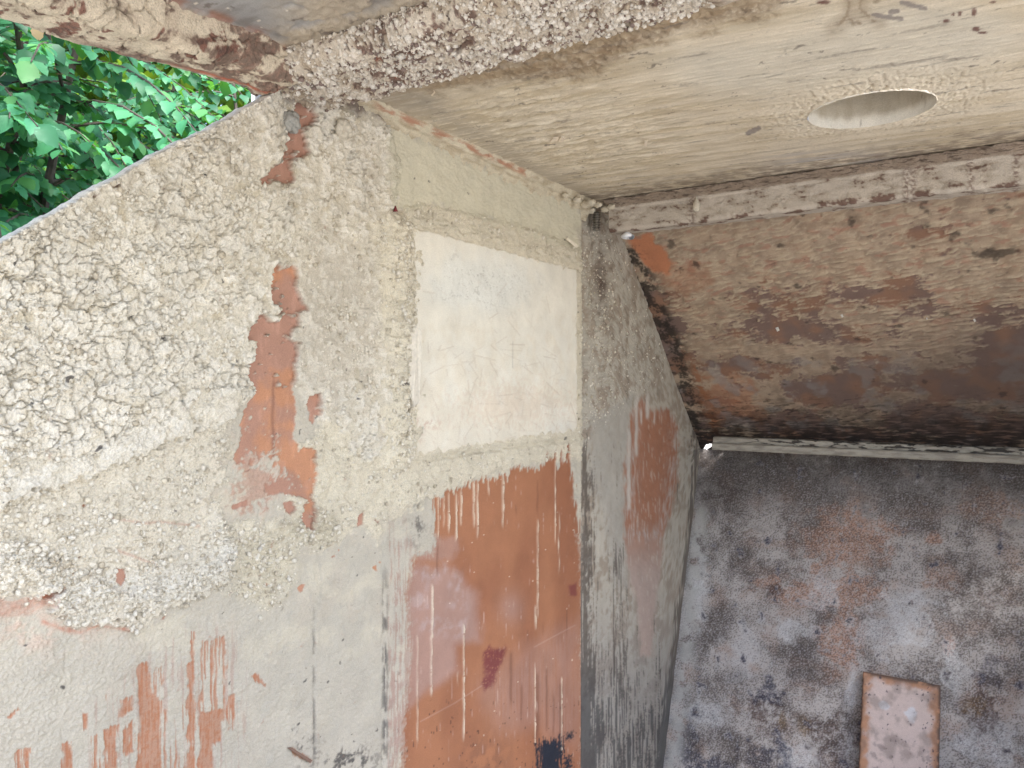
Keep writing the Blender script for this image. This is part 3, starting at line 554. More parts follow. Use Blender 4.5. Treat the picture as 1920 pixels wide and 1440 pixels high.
def swept(name, prof, xs, axis, hfun, cfun, mat, parent, pitch, flip=False, place=None, gloss=0.0):
    """A rolled section: the profile (two coordinates) carried along an axis and caked over; hfun gives the cake's height, cfun its colour."""
    prof = np.asarray(prof, float); seg = np.hypot(*np.diff(prof, axis=0).T); L = np.concatenate([[0], np.cumsum(seg)])
    m = max(8, int(L[-1] / pitch)); l = np.linspace(0, L[-1], m)
    P = np.stack([np.interp(l, L, prof[:, 0]), np.interp(l, L, prof[:, 1])], 1)
    T = np.gradient(P, axis=0); ker = np.ones(5) / 5
    T = np.stack([np.convolve(np.pad(T[:, i], 2, 'edge'), ker, 'valid') for i in (0, 1)], 1)
    T /= np.linalg.norm(T, axis=1, keepdims=True); N = np.stack([T[:, 1], -T[:, 0]], 1)
    nx = len(xs); A = np.repeat(np.asarray(xs)[None, :], m, 0).ravel(); Lg = np.repeat(l[:, None], nx, 1).ravel()
    Pa = np.repeat(P[:, None, :], nx, 1).reshape(-1, 2); Na = np.repeat(N[:, None, :], nx, 1).reshape(-1, 2)
    base = place(A, Pa) ; u, v = to_uv(base[:, 0], base[:, 1], base[:, 2])
    h = hfun(A, Lg, u, v); Q = Pa + Na * h[:, None]
    co = place(A, Q); tn = cfun(A, Lg, u, v, h)
    return link(name, mesh_from(name, co, grid_faces(m, nx, flip), tn, np.full(len(A), gloss)), mat, parent)

# ==================================================================== CAKED CROSS FLANGE in front of the ceiling plate
def beam_h(a, l, u, v):
    mid = fbm(a / .03, l / .03, 301, 4); big = fbm(a / .09, l / .09, 302, 3)
    p = popcorn(a + .003 * mid, l + .003 * mid, .0072, 303); p2 = popcorn(a, l, .0036, 304)
    pit = spots(a, l, .018, 306, .22, .12, .28)
    along = sm(560, 760, u)
    return 0.004 + .003 * mid + .002 * big + (.0066 * p + .0042 * p2) * (.6 + .4 * sm(-.35, .25, mid)) - .007 * pit
def beam_c(a, l, u, v, h):
    mid = fbm(a / .035, l / .028, 311, 5); big = fbm(a / .12, l / .06, 312, 4); fin = fbm(a / .006, l / .006, 313, 3)
    t = mix(np.broadcast_to(lin(206, 192, 172, K), (len(a), 3)), lin(176, 158, 134, K), sm(-.3, .5, mid))
    mid2 = fbm(a / .014, l / .014, 318, 4)
    rust = sm(.06, .30, mid * .45 + .6 * mid2 + .45 * big + .30 * fin - .16 - 60 * (h - .010) + .30 * np.exp(-((u - 760) / 90) ** 2) - .25 * np.exp(-((u - 600) / 40) ** 2))
    t = mix(t, mix(lin(118, 82, 70), lin(90, 62, 56), sm(-.2, .5, fin + mid)), rust * .8)
    t = mix(t, lin(158, 84, 52), spots(a, l, .05, 314, .3, .08, .22) * rust * .6)
    t = mix(t, lin(228, 218, 206, K), sm(0.0105, .016, h) * .7); t = mix(t, lin(84, 62, 60), spots(a, l, .018, 306, .22, .12, .28) * .7)
    wall_end = sm(-.93, -.97, a)
    return mix(t, lin(176, 160, 136, K), wall_end * .6)
YB0, YB1, ZB = 0.812, 0.957, CZ + 0.487
xsb = np.concatenate([np.arange(XW - .004, -.30, .0014), np.linspace(-.29, XE, 40)])
beam = swept('cross_flange', [(YB0 + .002, CZ + .535), (YB0, ZB + .012), (YB0 + .004, ZB + .003), (YB0 + .012, ZB), (YB1 - .010, ZB - .001), (YB1 - .002, ZB + .004), (YB1, ZB + .012), (YB1 + .003, CZ + .545)], xsb, 'X', beam_h, beam_c, M_CRUST, hopper, .0015, False, lambda A, P: np.stack([A, P[:, 0], P[:, 1]], 1))
beam['label'] = 'crosswise flange crusted white over dark rust'

# ==================================================================== LID over the mouth: left rim and smooth underside
LIDF = CZ + .455               # height of the rim's front end
def lid_drop(y): return np.interp(y, [.10, .44, .84], [.062, .038, .0])
def rim_h(a, l, u, v):
    mid = fbm(a / .04, l / .04, 321, 4); p = popcorn(a, l, .010, 322)
    ck, _ = cracks(a, l, .036, 323, .10)
    pad = sm(-.25, .2, fbm(a / .10, l / .10, 325, 3) + .2)
    return .0015 + pad * (.005 + .0025 * mid - .006 * ck) + .0015 * p + .003 * p * sm(-.2, .5, mid) * sm(.55, .8, a)
def rim_c(a, l, u, v, h):
    mid = fbm(a / .04, l / .03, 331, 5); fin = fbm(a / .007, l / .007, 333, 3)
    t = mix(np.broadcast_to(lin(208, 192, 166, K), (len(a), 3)), lin(186, 168, 144, K), sm(-.3, .5, mid))
    rust = np.zeros(len(a))
    for cx, cy, rx, ry in ((120, 45, 26, 20), (305, 55, 12, 9), (340, 105, 12, 9), (388, 78, 16, 14), (50, 35, 9, 8), (105, 5, 14, 8), (425, 100, 24, 12), (5, 15, 10, 8), (192, 52, 9, 6)):
        rust = np.maximum(rust, 1 - sm(.75, 1.15, np.hypot((u + 34 * mid - cx) / rx, (v + 26 * np.roll(mid, 977) * 0 + 22 * fbm(a / .03, l / .03, 337, 4) - cy) / ry) + .5 * mid + .4 * fin))
    edge = np.exp(-((v - interp(u, [(-300, -50), (0, 30), (490, 160)])) / 5.5) ** 2)
    rust = np.maximum(rust, edge * sm(100, 200, u) * .85); rust = np.maximum(rust, sm(.05, .3, mid + .25 * fin - .25 + .55 * sm(330, 470, u)) * .8)
    t = mix(t, mix(lin(120, 72, 58), lin(84, 52, 46), sm(-.2, .4, fin + mid)), rust * .9)
    t = mix(t, lin(196, 92, 52), np.exp(-((v - interp(u, [(-300, -50), (0, 32), (490, 162)])) / 2.2) ** 2) * sm(300, 400, u) * .7)
    return t
ysr = np.concatenate([np.linspace(.02, .40, 60), np.arange(.405, .835, .0014)])
def rim_place(A, P): return np.stack([P[:, 0], A, P[:, 1] - lid_drop(A)], 1)
lid = tag(empty('lid', (0, 0, 0)))
lid.parent = hopper; lid['label'] = 'lid over the mouth with rusty crusted rim'
rim = swept('rim', [(XW - .012, CZ + .53), (XW - .012, CZ + .487), (XW - .009, CZ + .480), (XW + .004, CZ + .477), (XW + .072, CZ + .480), (XW + .079, CZ + .484), (XW + .081, CZ + .495), (XW + .089, CZ + .525)], ysr, 'Y', rim_h, rim_c, M_CRUST, lid, .0015, True, rim_place)
def build_lid_sheet():
    xs = np.concatenate([np.arange(XW - .02, -.35, .0035), np.linspace(-.34, XE, 30)]); ys = np.concatenate([np.linspace(.02, .40, 30), np.arange(.405, .83, .0035)])
    nc, nr = len(xs), len(ys); X, Y = [a.ravel() for a in np.meshgrid(xs, ys)]
    Z = CZ + .522 - lid_drop(Y); u, v = to_uv(X, Y, Z)
    mid = fbm(X / .05, Y / .05, 341, 4); st = fbm(X / .10, Y / .02, 342, 4)
    crust = np.clip(sm(.74, .80, Y + .02 * mid) + sm(470, 620, u + 20 * mid) * sm(-.3, .1, mid + .15) + sm(-.90, -.918, X), 0, 1)
    h = crust * (.003 + .006 * popcorn(X, Y, .011, 343) + .002 * mid)
    t = mix(np.broadcast_to(lin(150, 148, 146, K), (len(X), 3)), lin(130, 126, 122, K), sm(-.3, .5, st))
    t = mix(t, lin(176, 160, 136, K), crust * .85); t = mix(t, lin(150, 92, 60), np.exp(-((X + .900) / .012) ** 2) * sm(-.3, .3, mid) * .7)
    t = mix(t, lin(92, 78, 70), spots(X, Y, .03, 344, .3, .1, .25, 2.0) * .7); t = mix(t, lin(226, 214, 196, K), spots(X, Y, .022, 345, .12, .1, .22) * .8)
    co = np.stack([X, Y, Z - h], 1)
    return link('lid_plate', mesh_from('lid_plate', co, grid_faces(nr, nc, True), t, .5 * (1 - crust)), M_PLATE, lid)
lid_sheet = build_lid_sheet()
link('lid_skin', prism_mesh('lid_skin', [(XW - .03, .02, CZ + .478), (XE, .02, CZ + .478), (XE, .84, CZ + .54), (XW - .03, .84, CZ + .54)], (0, 0, .01)), M_STEEL, lid)

# ==================================================================== FILLET between side wall and ceiling
def fil_h(a, l, u, v):
    mid = fbm(a / .03, l / .03, 351, 4)
    return .002 + .0025 * mid + .003 * popcorn(a, l, .009, 352) * sm(0, .5, mid + .6 * (u < 760)) + .003 * np.exp(-((l - .030) / .004) ** 2)
def fil_c(a, l, u, v, h):
    mid = fbm(a / .05, l / .012, 353, 4)
    t = mix(np.broadcast_to(lin(210, 198, 170, K), (len(a), 3)), lin(188, 172, 142, K), sm(-.3, .5, mid))
    return mix(t, lin(186, 126, 96, K), np.exp(-((l - .014) / .007) ** 2) * sm(-.35, .2, mid) * sm(690, 730, u) * (1 - sm(980, 1010, u)) * .85)
fillet = swept('corner_fillet', [(XW + .036, ZC - .0005), (XW + .030, ZC - .005), (XW + .012, ZC - .026), (XW + .008, ZC - .034), (XW + .006, ZC - .045), (XW + .001, ZC - .058)], np.arange(.95, 2.0, .0028), 'Y', fil_h, fil_c, M_CRUST, hopper, .0017, True, lambda A, P: np.stack([P[:, 0], A, P[:, 1]], 1))

# ==================================================================== PATCH PLATE welded on the side wall
def build_patch():
    c4 = [(768, 421), (1084, 503), (1084, 808), (778, 857)]
    (y0, z0), (y1, z1), (y2, z2), (y3, z3) = [tuple(float(k) for k in on_x(a, b, XW + .012)) for a, b in c4]
    n = 230; F, G = np.meshgrid(np.linspace(0, 1, n), np.linspace(0, 1, n)); F, G = F.ravel(), G.ravel()
    Y = (y0 * (1 - F) + y1 * F) * (1 - G) + (y3 * (1 - F) + y2 * F) * G; Z = (z0 * (1 - F) + z1 * F) * (1 - G) + (z3 * (1 - F) + z2 * F) * G
    e = np.minimum(np.minimum(F, 1 - F), np.minimum(G, 1 - G))
    wv = .010 * fbm(Y / .025, Z / .025, 361, 4); Y = Y + .006 * fbm(Y / .03 + 7, Z / .022, 367, 4) * np.abs(F - .5) * 2
    Z = Z + np.where(G > .5, wv * (G - .5) * 2, wv * (.5 - G) * .8); 
    u, v = to_uv(np.full(Y.shape, XW + .012), Y, Z)
    mid = fbm(Y / .05, Z / .05, 362, 4); fin = fbm(Y / .012, Z / .012, 363, 4)
    top = np.exp(-(((u - 900) / 110) ** 2 + ((v - 530) / 60) ** 2)); crk, _ = cracks(Y, Z, .035, 364, .05)
    scr = np.zeros(len(Y)); rs = np.random.default_rng(5)
    for _ in range(150):
        x0, w0 = rs.uniform(790, 1075), rs.uniform(640, 830) if rs.random() < .8 else rs.uniform(520, 830); an = rs.normal(1.2, .9); L = rs.uniform(8, 40)
        scr = np.maximum(scr, np.exp(-(line(u, v, [(x0, w0), (x0 + L * math.cos(an), w0 + L * math.sin(an))]) / .9) ** 2) * rs.uniform(.3, 1))
    h = .0006 * mid + .0003 * fin + .0012 * sm(.0, .5, top + mid * .8 - .3) * np.maximum(fin, 0) - .0012 * crk * sm(.3, .7, top + .4 * mid) - .0005 * scr
    t_edge = np.exp(-((e - .006 * fin) / .012) ** 2); roll = sm(0, .012, e)
    x = XW + .003 + .0095 * roll + h
    t = mix(np.broadcast_to(lin(227, 221, 205, K), (len(Y), 3)), lin(221, 211, 190, K), sm(-.3, .5, mid + (v - 660) / 260) * .7)
    t = mix(t, lin(220, 220, 212, K), sm(.1, .8, top + .4 * np.exp(-(((u - 1050) / 60) ** 2 + ((v - 800) / 40) ** 2)) + .2 * mid) * .8)
    t = mix(t, lin(206, 168, 138, K), sm(.2, .6, np.exp(-(((u - 960) / 120) ** 2 + ((v - 760) / 45) ** 2)) * .7 + .5 * fin) * .22)
    t = mix(t, lin(176, 116, 84, K), (np.exp(-(((u - 784) / 9) ** 2 + ((v - 810) / 16) ** 2)) + .6 * np.exp(-(((u - 800) / 30) ** 2 + ((v - 795) / 10) ** 2))) * sm(-.1, .4, fin) * .8)
    t = mix(t, lin(190, 172, 150, K), scr * .55); t = mix(t, lin(120, 112, 104), np.exp(-(line(u, v, [(961, 640), (961, 690)]) / .8) ** 2) * .35)
    t = mix(t, lin(130, 120, 104, K), crk * sm(.4, .7, top + .3 * mid) * .3)
    t = mix(t, lin(206, 190, 160), t_edge * sm(-.3, .3, mid) * .8)
    o = link('patch_plate', mesh_from('patch_plate', np.stack([x, Y, Z], 1), grid_faces(n, n, True), t, np.full(len(Y), .15)), M_PLATE, wall)
    o['label'] = 'pale rectangular plate welded on the wall'
    # the loose flap of coating standing off its left edge
    pts = [(752, 615), (764, 608), (774, 622), (775, 755), (762, 762), (754, 740), (750, 690)]
    q = [on_x(a, b, XW + .014) for a, b in pts]
    bm = bmesh.new(); vs = [bm.verts.new((XW + .030 + .004 * (k % 3), float(a), float(b))) for k, (a, b) in enumerate(q)]
    f = bm.faces.new(vs); r = bmesh.ops.extrude_face_region(bm, geom=[f]); 
    for e_ in r['geom']:
        if isinstance(e_, bmesh.types.BMVert): e_.co.x -= .010
    bmesh.ops.recalc_face_normals(bm, faces=bm.faces[:]); bmesh.ops.subdivide_edges(bm, edges=bm.edges[:], cuts=2, use_grid_fill=True)
    for w in bm.verts: w.co += Vector((random.uniform(-.0015, .0015), random.uniform(-.0012, .0012), random.uniform(-.002, .002)))
    me = bpy.data.meshes.new('loose_flap'); bm.to_mesh(me); bm.free()
    link('loose_flap', me, plain_material('flap_coating', lin(214, 206, 190, K), .9, 0, 160, .12, .5), wall)
build_patch()

# ==================================================================== REAR HANGING FLANGE
YR = 2.035
def rear_h(a, l, u, v):
    mid = fbm(a / .04, l / .03, 371, 4); ck, _ = cracks(a, l, .030, 372, .07)
    up = 1 - sm(.035, .050, l)
    return .002 + .0012 * mid + up * (.003 * popcorn(a, l, .008, 373) + .002 * mid) + (1 - up) * (.0025 - .0025 * ck * sm(-.4, .2, mid) + .0025 * popcorn(a, l, .011, 374) * sm(.1, .6, mid))
def rear_c(a, l, u, v, h):
    mid = fbm(a / .05, l / .02, 375, 5); fin = fbm(a / .008, l / .006, 376, 3)
    t = mix(np.broadcast_to(lin(196, 184, 168, K), (len(a), 3)), lin(172, 158, 140, K), sm(-.3, .5, mid))
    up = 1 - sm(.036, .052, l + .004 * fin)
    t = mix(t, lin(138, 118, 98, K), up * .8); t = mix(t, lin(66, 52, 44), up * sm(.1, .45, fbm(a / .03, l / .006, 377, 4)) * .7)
    rust = sm(.30, .5, mid * .8 + .25 * fin + .28 * np.exp(-((l - .118) / .012) ** 2)) * (1 - up)
    for cx in (1298, 1700, 1712, 1820, 1905): rust = np.maximum(rust, np.exp(-((u - cx) / 8) ** 2) * sm(.0, .4, fin + .2) * (1 - up) * .8)
    return mix(t, lin(104, 72, 60), rust * .85)
xr = np.concatenate([np.arange(-.945, .13, .0024), np.linspace(.14, XE, 70)])
rear = swept('hanging_flange', [(YR - .050, ZC - .001), (YR - .030, ZC - .006), (YR - .006, ZC - .016), (YR - .001, ZC - .024), (YR, CZ + .452), (YR + .004, CZ + .447), (YR + .05, CZ + .446), (YR + .06, CZ + .47)], xr, 'X', rear_h, rear_c, M_CRUST, hopper, .0019, False, lambda A, P: np.stack([A, P[:, 0], P[:, 1]], 1))
def knuckles():
    m_ = plain_material('weld_paste', lin(200, 188, 164, K), .9, 0, 150, .15, .6)
    for (u, v, r) in ((1082, 375, .011), (1097, 383, .013), (1108, 380, .012), (1122, 384, .010), (1090, 392, .010), (1135, 392, .012), (1146, 388, .010), (1060, 366, .009), (1108, 395, .012)):
        bm = bmesh.new(); x, y = on_z(u, v, ZC - .02); y = min(float(y), 2.03); m = bmesh.ops.create_icosphere(bm, subdivisions=3, radius=r)['verts']
        k = y / float(ray(u, v)[1]); p = Vector((k * float(ray(u, v)[0]), y, CZ + k * float(ray(u, v)[2])))
        for w in m: w.co = Vector((w.co.x * 1.2, w.co.y, w.co.z * .8)) * (1 + .22 * math.sin(w.co.x * 620 + u) * math.sin(w.co.z * 540 + v))
        me = bpy.data.meshes.new('weld_lump'); bm.to_mesh(me); bm.free()
        for q in me.polygons: q.use_smooth = True
        o = link('weld_lump', me, m_, hopper); o.location = p
knuckles()
def bolt():
    b = Vector((-.985, 2.03, CZ + .478)); bm = bmesh.new()
    pts, rad = [], []
    for k in range(29):
        pts.append(b + Vector((0, 0, -.026 + .052 * k / 28))); rad.append(.0105 + (.0016 if k % 4 < 2 else -.0012))
    tube(bm, pts, rad, 18)
    me = bpy.data.meshes.new('threaded_bolt'); bm.to_mesh(me); bm.free()
    o = link('threaded_bolt', me, plain_material('wet_steel', (.42, .42, .42), .18, 1.0, 200, .3, .1), hopper); o['label'] = 'shiny threaded bolt end'; return o
bolt()

# ==================================================================== REAR PLATES: sloping plate, lower lip, foot plate
def wall_pt(u, v): y, z = on_x(u, v, XWR); return np.array([float(y), float(z)])
E0, E1 = wall_pt(1157, 430), wall_pt(1312, 838); F0, F1 = wall_pt(1311, 856), wall_pt(1240, 1462)
d2 = (E1 - E0) / np.linalg.norm(E1 - E0); n2 = np.array([-d2[1], d2[0]]); n2 = n2 if n2[0] < 0 else -n2
d3 = (F1 - F0) / np.linalg.norm(F1 - F0); n3 = np.array([-d3[1], d3[0]]); n3 = n3 if n3[0] < 0 else -n3
HOLES = ([(1320, 841), (1324, 834), (1331, 832), (1343, 831), (1342, 835), (1333, 837), (1326, 842)], [(1350, 831), (1355, 825), (1363, 824), (1363, 828), (1357, 829), (1352, 833)], [(1357, 833), (1362, 832), (1364, 837), (1360, 840)], [(1358, 843), (1361, 842), (1361, 846), (1359, 846)])
def build_sloping():
    L = np.linalg.norm(E1 - E0) + .075
    xs = np.concatenate([np.arange(XWR - .03, .13, .0030), np.linspace(.14, XE, 70)]); ls = np.arange(-.06, L, .0031)
    nc, nr = len(xs), len(ls); X, T = [a.ravel() for a in np.meshgrid(xs, ls)]
    Y = E0[0] + d2[0] * T; Z = E0[1] + d2[1] * T; u, v = to_uv(X, Y, Z)
    big = fbm(X / .18, T / .18, 401, 4); mid = fbm(X / .045, T / .045, 402, 5); fin = fbm(X / .010, T / .010, 403, 3)
    an = math.radians(-14); a = X * math.cos(an) + T * math.sin(an); b = -X * math.sin(an) + T * math.cos(an)
    rid = fbm(a / .042 + .6 * mid, b / .010 + .5 * mid, 404, 4); flow = fbm(X / .30, T / .13, 405, 6)
    low = sm(640, 790, v)
    paste = sm(-.14, .12, flow * .8 + .30 * big + .34 * mid + .14 * fin + .35 * rid * sm(760, 560, v) + .55 * sm(640, 420, v) + .25 * np.exp(-(((u - 1340) / 90) ** 2 + ((v - 600) / 90) ** 2)) - .30 * np.exp(-(((u - 1500) / 90) ** 2 + ((v - 570) / 60) ** 2)) - .3 * np.exp(-(((u - 1860) / 110) ** 2 + ((v - 700) / 130) ** 2)) - .12 * low + .02)
    h = paste * (.0020 + .0034 * np.maximum(rid, -.25) * sm(760, 560, v) * 1.7 + .0008 * fin)
    ow = 1 - sm(-5, 6, poly(u, v, [(1180, 445), (1215, 440), (1240, 460), (1262, 495), (1250, 515), (1225, 510), (1205, 485), (1185, 465)]) + 9 * mid)
    h = h * (1 - ow)
    brown = mix(lin(128, 104, 94, K), lin(148, 110, 86, K), sm(-.2, .5, fbm(X / .1, T / .1, 406, 3) + .5 * np.exp(-(((u - 1350) / 70) ** 2 + ((v - 740) / 60) ** 2))))
    t = mix(brown, mix(lin(190, 168, 140, K), lin(164, 144, 120, K), sm(-.3, .5, mid)), paste * .8)
    t = mix(t, lin(206, 188, 158), paste * sm(.05, .35, rid) * sm(760, 560, v) * .45)
    t = mix(t, lin(172, 122, 100, K), sm(.25, .5, fbm(X / .05, T / .025, 407, 4)) * sm(700, 560, v) * .55 * paste)
    t = mix(t, lin(200, 126, 82, K), ow * .95)
    t = mix(t, lin(186, 122, 82), np.clip(sm(.3, .7, np.exp(-(((u - 1370) / 60) ** 2 + ((v - 750) / 50) ** 2)) + .4 * mid) + sm(.4, .8, np.exp(-(((u - 1290) / 60) ** 2 + ((v - 520) / 40) ** 2)) + .5 * mid) * .7, 0, 1) * .5)
    t = mix(t, lin(150, 150, 148, K), .5 * sm(.1, .5, fbm(X / .1, T / .1, 408, 4)) * sm(600, 720, v))
    sp = spots(X, T, .045, 411, .3, .02, .07, 1.4) * sm(-.3, .3, fbm(X / .12, T / .12, 412, 3)) + spots(X, T, .011, 413, .05, .06, .16)
    t = mix(t, lin(56, 44, 38), np.clip(sp * sm(-.1, .3, big), 0, 1) * .6)
    t = mix(t, lin(48, 40, 36), sm(.45, .8, fbm(X / .06, T / .05, 414, 6) + .5 * np.exp(-(((u - 1850) / 60) ** 2 + ((v - 470) / 40) ** 2))) * .7)
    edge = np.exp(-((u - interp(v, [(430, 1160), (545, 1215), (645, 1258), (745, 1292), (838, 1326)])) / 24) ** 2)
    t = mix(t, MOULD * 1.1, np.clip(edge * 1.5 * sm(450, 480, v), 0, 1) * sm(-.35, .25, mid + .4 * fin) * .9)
    t = mix(t, lin(168, 104, 60), .7 * np.exp(-((u - 6 * mid - interp(v, [(640, 1290), (745, 1318), (838, 1350)])) / 12) ** 2) * sm(650, 700, v) * sm(-.2, .3, mid))
    t = mix(t, lin(92, 76, 70), sm(1500, 1950, u + .9 * (v - 560)) * sm(560, 700, v + 40 * big) * .5)  # light falloff towards the lower right, painted into the paste colour
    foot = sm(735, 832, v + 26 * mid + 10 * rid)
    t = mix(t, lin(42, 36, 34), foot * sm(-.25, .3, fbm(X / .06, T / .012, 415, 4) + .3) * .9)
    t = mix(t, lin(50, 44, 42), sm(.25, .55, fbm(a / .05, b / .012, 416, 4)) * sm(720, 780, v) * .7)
    wh = 0
    for cx, cy in ((1364, 613), (1545, 668)): wh = np.maximum(wh, 1 - sm(2.5, 4.5, np.hypot(u - cx, v - cy)))
    co = np.stack([X, Y + n2[0] * h, Z + n2[1] * h], 1)
    cut = np.zeros(len(X), bool)
    for p in HOLES: cut |= poly(u, v, p) < .4
    co, fc, t, gl = sheet(co, nr, nc, True, t, .25 * (1 - paste), lambda f: ~(cut[f].sum(1) >= 3))
    o = link('sloping_plate', mesh_from('sloping_plate', co, fc, t, gl), M_PLATE, hopper)
    o['label'] = 'sloping plate smeared with brown and beige paste'
    q0 = E0 + d2 * -.06 - n2 * .014; q1 = E0 + d2 * (L - .16) - n2 * .014
    link('sloping_skin', prism_mesh('sloping_skin', [(XWR - .03, q0[0], q0[1]), (XE, q0[0], q0[1]), (XE, q1[0], q1[1]), (XWR - .03, q1[0], q1[1])], (0, .004, .006)), M_STEEL, o)
    return o
sloping = build_sloping()
YL = 2.93
def lip_h(a, l, u, v):
    mid = fbm(a / .05, l / .02, 421, 4); return .0006 + .0006 * mid + .0012 * popcorn(a, l, .02, 422) * sm(.1, .5, mid)
def lip_c(a, l, u, v, h):
    mid = fbm(a / .05, l / .012, 423, 5)
    t = mix(np.broadcast_to(lin(176, 170, 156, K), (len(a), 3)), lin(150, 144, 132, K), sm(-.3, .5, mid))
    bk = sm(.12, .30, fbm(a / .045, l / .010, 424, 4) + .18 * sm(-.6, -.1, a)) * (1 - sm(.056, .064, l)) * sm(-.84, -.74, a)
    return mix(t, lin(34, 30, 30), bk * .9)
xl = np.concatenate([np.arange(-.925, .14, .0032), np.linspace(.15, XE, 70)])
lip = swept('lower_lip', [(YL + .055, CZ - .2075), (YL + .022, CZ - .2075), (YL + .018, CZ - .210), (YL + .016, CZ - .230), (YL + .003, CZ - .231), (YL, CZ - .234), (YL, CZ - .252), (YL + .003, CZ - .256), (YL + .03, CZ - .258)], xl, 'X', lip_h, lip_c, M_PLATE, hopper, .0016, False, lambda A, P: np.stack([A, P[:, 0], P[:, 1]], 1), .2)
lip['label'] = 'narrow pale lip along the foot of the sloping plate'
def build_foot():
    L = 1.30
    xs = np.concatenate([np.arange(XWR - .03, .14, .0028), np.linspace(.15, XE, 70)]); ls = np.arange(-.032, L, .0028)
    nc, nr = len(xs), len(ls); X, T = [a.ravel() for a in np.meshgrid(xs, ls)]
    Y = F0[0] + d3[0] * T; Z = F0[1] + d3[1] * T; u, v = to_uv(X, Y, Z)
    big = fbm(X / .16, T / .16, 431, 4); mid = fbm(X / .05, T / .05, 432, 5); fin = fbm(X / .0050, T / .0050, 433, 2); fin2 = fbm(X / .020, T / .020, 434, 6, .78)
    t = mix(np.broadcast_to(lin(196, 188, 182, K), (len(X), 3)), lin(156, 146, 138, K), sm(-.6, .6, .6 * mid + .7 * big + .4 * fin2))
    def bl(cx, cy, rx, ry, n=.45): return sm(.35, .8, np.exp(-(((u - cx) / rx) ** 2 + ((v - cy) / ry) ** 2)) + n * mid)
    org = np.clip(bl(1590, 1010, 110, 75) + bl(1560, 1110, 140, 36) + bl(1580, 1200, 55, 90) + bl(1870, 950, 70, 40, .7) * .6 + bl(1440, 1095, 28, 22) + bl(1530, 1065, 20, 18) + bl(1750, 1012, 25, 16) + bl(1780, 1210, 14, 22) + bl(1760, 1090, 45, 30, .6) * .6 + bl(1830, 1310, 40, 40, .6) * .4, 0, 1)
    t = mix(t, lin(206, 148, 112, K), org * .65 * sm(-.5, .4, fin2 + .2)); t = mix(t, lin(172, 138, 116), sm(.0, .6, fbm(X / .12, T / .10, 436, 4)) * .45)
    wht = np.clip(bl(1680, 1180, 95, 55, .7) + bl(1545, 1110, 38, 38, .7) + bl(1700, 1130, 60, 30, .8) + bl(1850, 1400, 70, 70, .7) + bl(1600, 1400, 30, 40, .7) + bl(1390, 1230, 50, 60, .8) * .7 + bl(1480, 1180, 50, 30, .8) + bl(1490, 1420, 50, 36, .7) + bl(1330, 1340, 55, 40, .7) + bl(1790, 1265, 36, 60, .6) + bl(1310, 1090, 20, 100, .5) + bl(1600, 1290, 18, 50, .5), 0, 1)
    t = mix(t, lin(216, 216, 216, K), wht * sm(-.35, .25, fin + .5 * fin2 + .1) * .85)
    brn = np.clip(bl(1840, 1330, 50, 50, .7) + bl(1560, 1385, 50, 50, .8) + bl(1430, 1330, 40, 26, .8) + bl(1450, 1370, 30, 40, .7) * .6 + bl(1870, 1120, 40, 30, .6) * .5 + bl(1445, 1105, 30, 14), 0, 1)
    t = mix(t, lin(96, 72, 62), brn * sm(-.4, .3, fin2 + .2) * .75)
    t = mix(t, lin(150, 118, 70), (bl(1825, 1325, 26, 26, .5) + bl(1505, 1365, 16, 24, .5) + bl(1468, 1350, 10, 22, .5)) * .55)
    nav = np.clip(bl(1290, 1400, 26, 70, .6) + bl(1440, 1300, 28, 26, .7) + bl(1440, 1420, 60, 34, .8) + bl(1860, 1260, 30, 40, .6) * .6 + bl(1330, 1440, 50, 30, .7), 0, 1)
    t = mix(t, lin(66, 70, 92), nav * sm(-.4, .3, fin2 + .15) * .8)
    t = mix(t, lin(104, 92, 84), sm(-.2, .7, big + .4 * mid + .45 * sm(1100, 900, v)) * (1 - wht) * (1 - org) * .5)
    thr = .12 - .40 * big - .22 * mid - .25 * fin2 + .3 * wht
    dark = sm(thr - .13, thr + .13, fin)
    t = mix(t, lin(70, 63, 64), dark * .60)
    t = mix(t, lin(196, 196, 202, K), sm(.15, .7, -fin - .3 * fin2 + .15 * wht) * .45)
    left = np.exp(-((u - interp(v, [(880, 1322), (1100, 1300), (1440, 1262)])) / 16) ** 2)
    t = mix(t, lin(198, 196, 190, K), left * sm(-.3, .1, mid + .15) * .8 * sm(930, 960, v))
    t = mix(t, lin(70, 58, 54), sm(1250, 1320, u) * np.exp(-(((u - 1350) / 50) ** 2 + ((v - 925) / 40) ** 2)) * sm(-.3, .3, mid) * .6)
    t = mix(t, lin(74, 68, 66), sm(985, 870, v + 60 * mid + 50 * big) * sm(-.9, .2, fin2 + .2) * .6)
    h = .0006 + .0006 * mid + .0006 * fin2 + .0010 * wht * np.maximum(fin, 0) + .0006 * fin
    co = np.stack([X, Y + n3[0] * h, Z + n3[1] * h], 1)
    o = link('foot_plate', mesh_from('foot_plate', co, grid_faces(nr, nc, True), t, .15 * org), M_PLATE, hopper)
    o['label'] = 'lower plate mottled blue grey, white and orange'
    q0 = F0 + d3 * -.02 - n3 * .012; q1 = F0 + d3 * L - n3 * .012
    link('foot_skin', prism_mesh('foot_skin', [(XWR - .03, q0[0], q0[1]), (XE, q0[0], q0[1]), (XE, q1[0], q1[1]), (XWR - .03, q1[0], q1[1])], (0, .006, 0)), M_STEEL, o)
    return o
foot = build_foot()
def on_foot(u, v):
    a, b, c = ray(u, v); k = (n3[0] * F0[0] + n3[1] * (F0[1] - CZ)) / (n3[0] * b + n3[1] * c)
    p = np.array([k * a, k * b, k * c + CZ]); return float(p[0]), float((p[1:] - F0) @ d3)
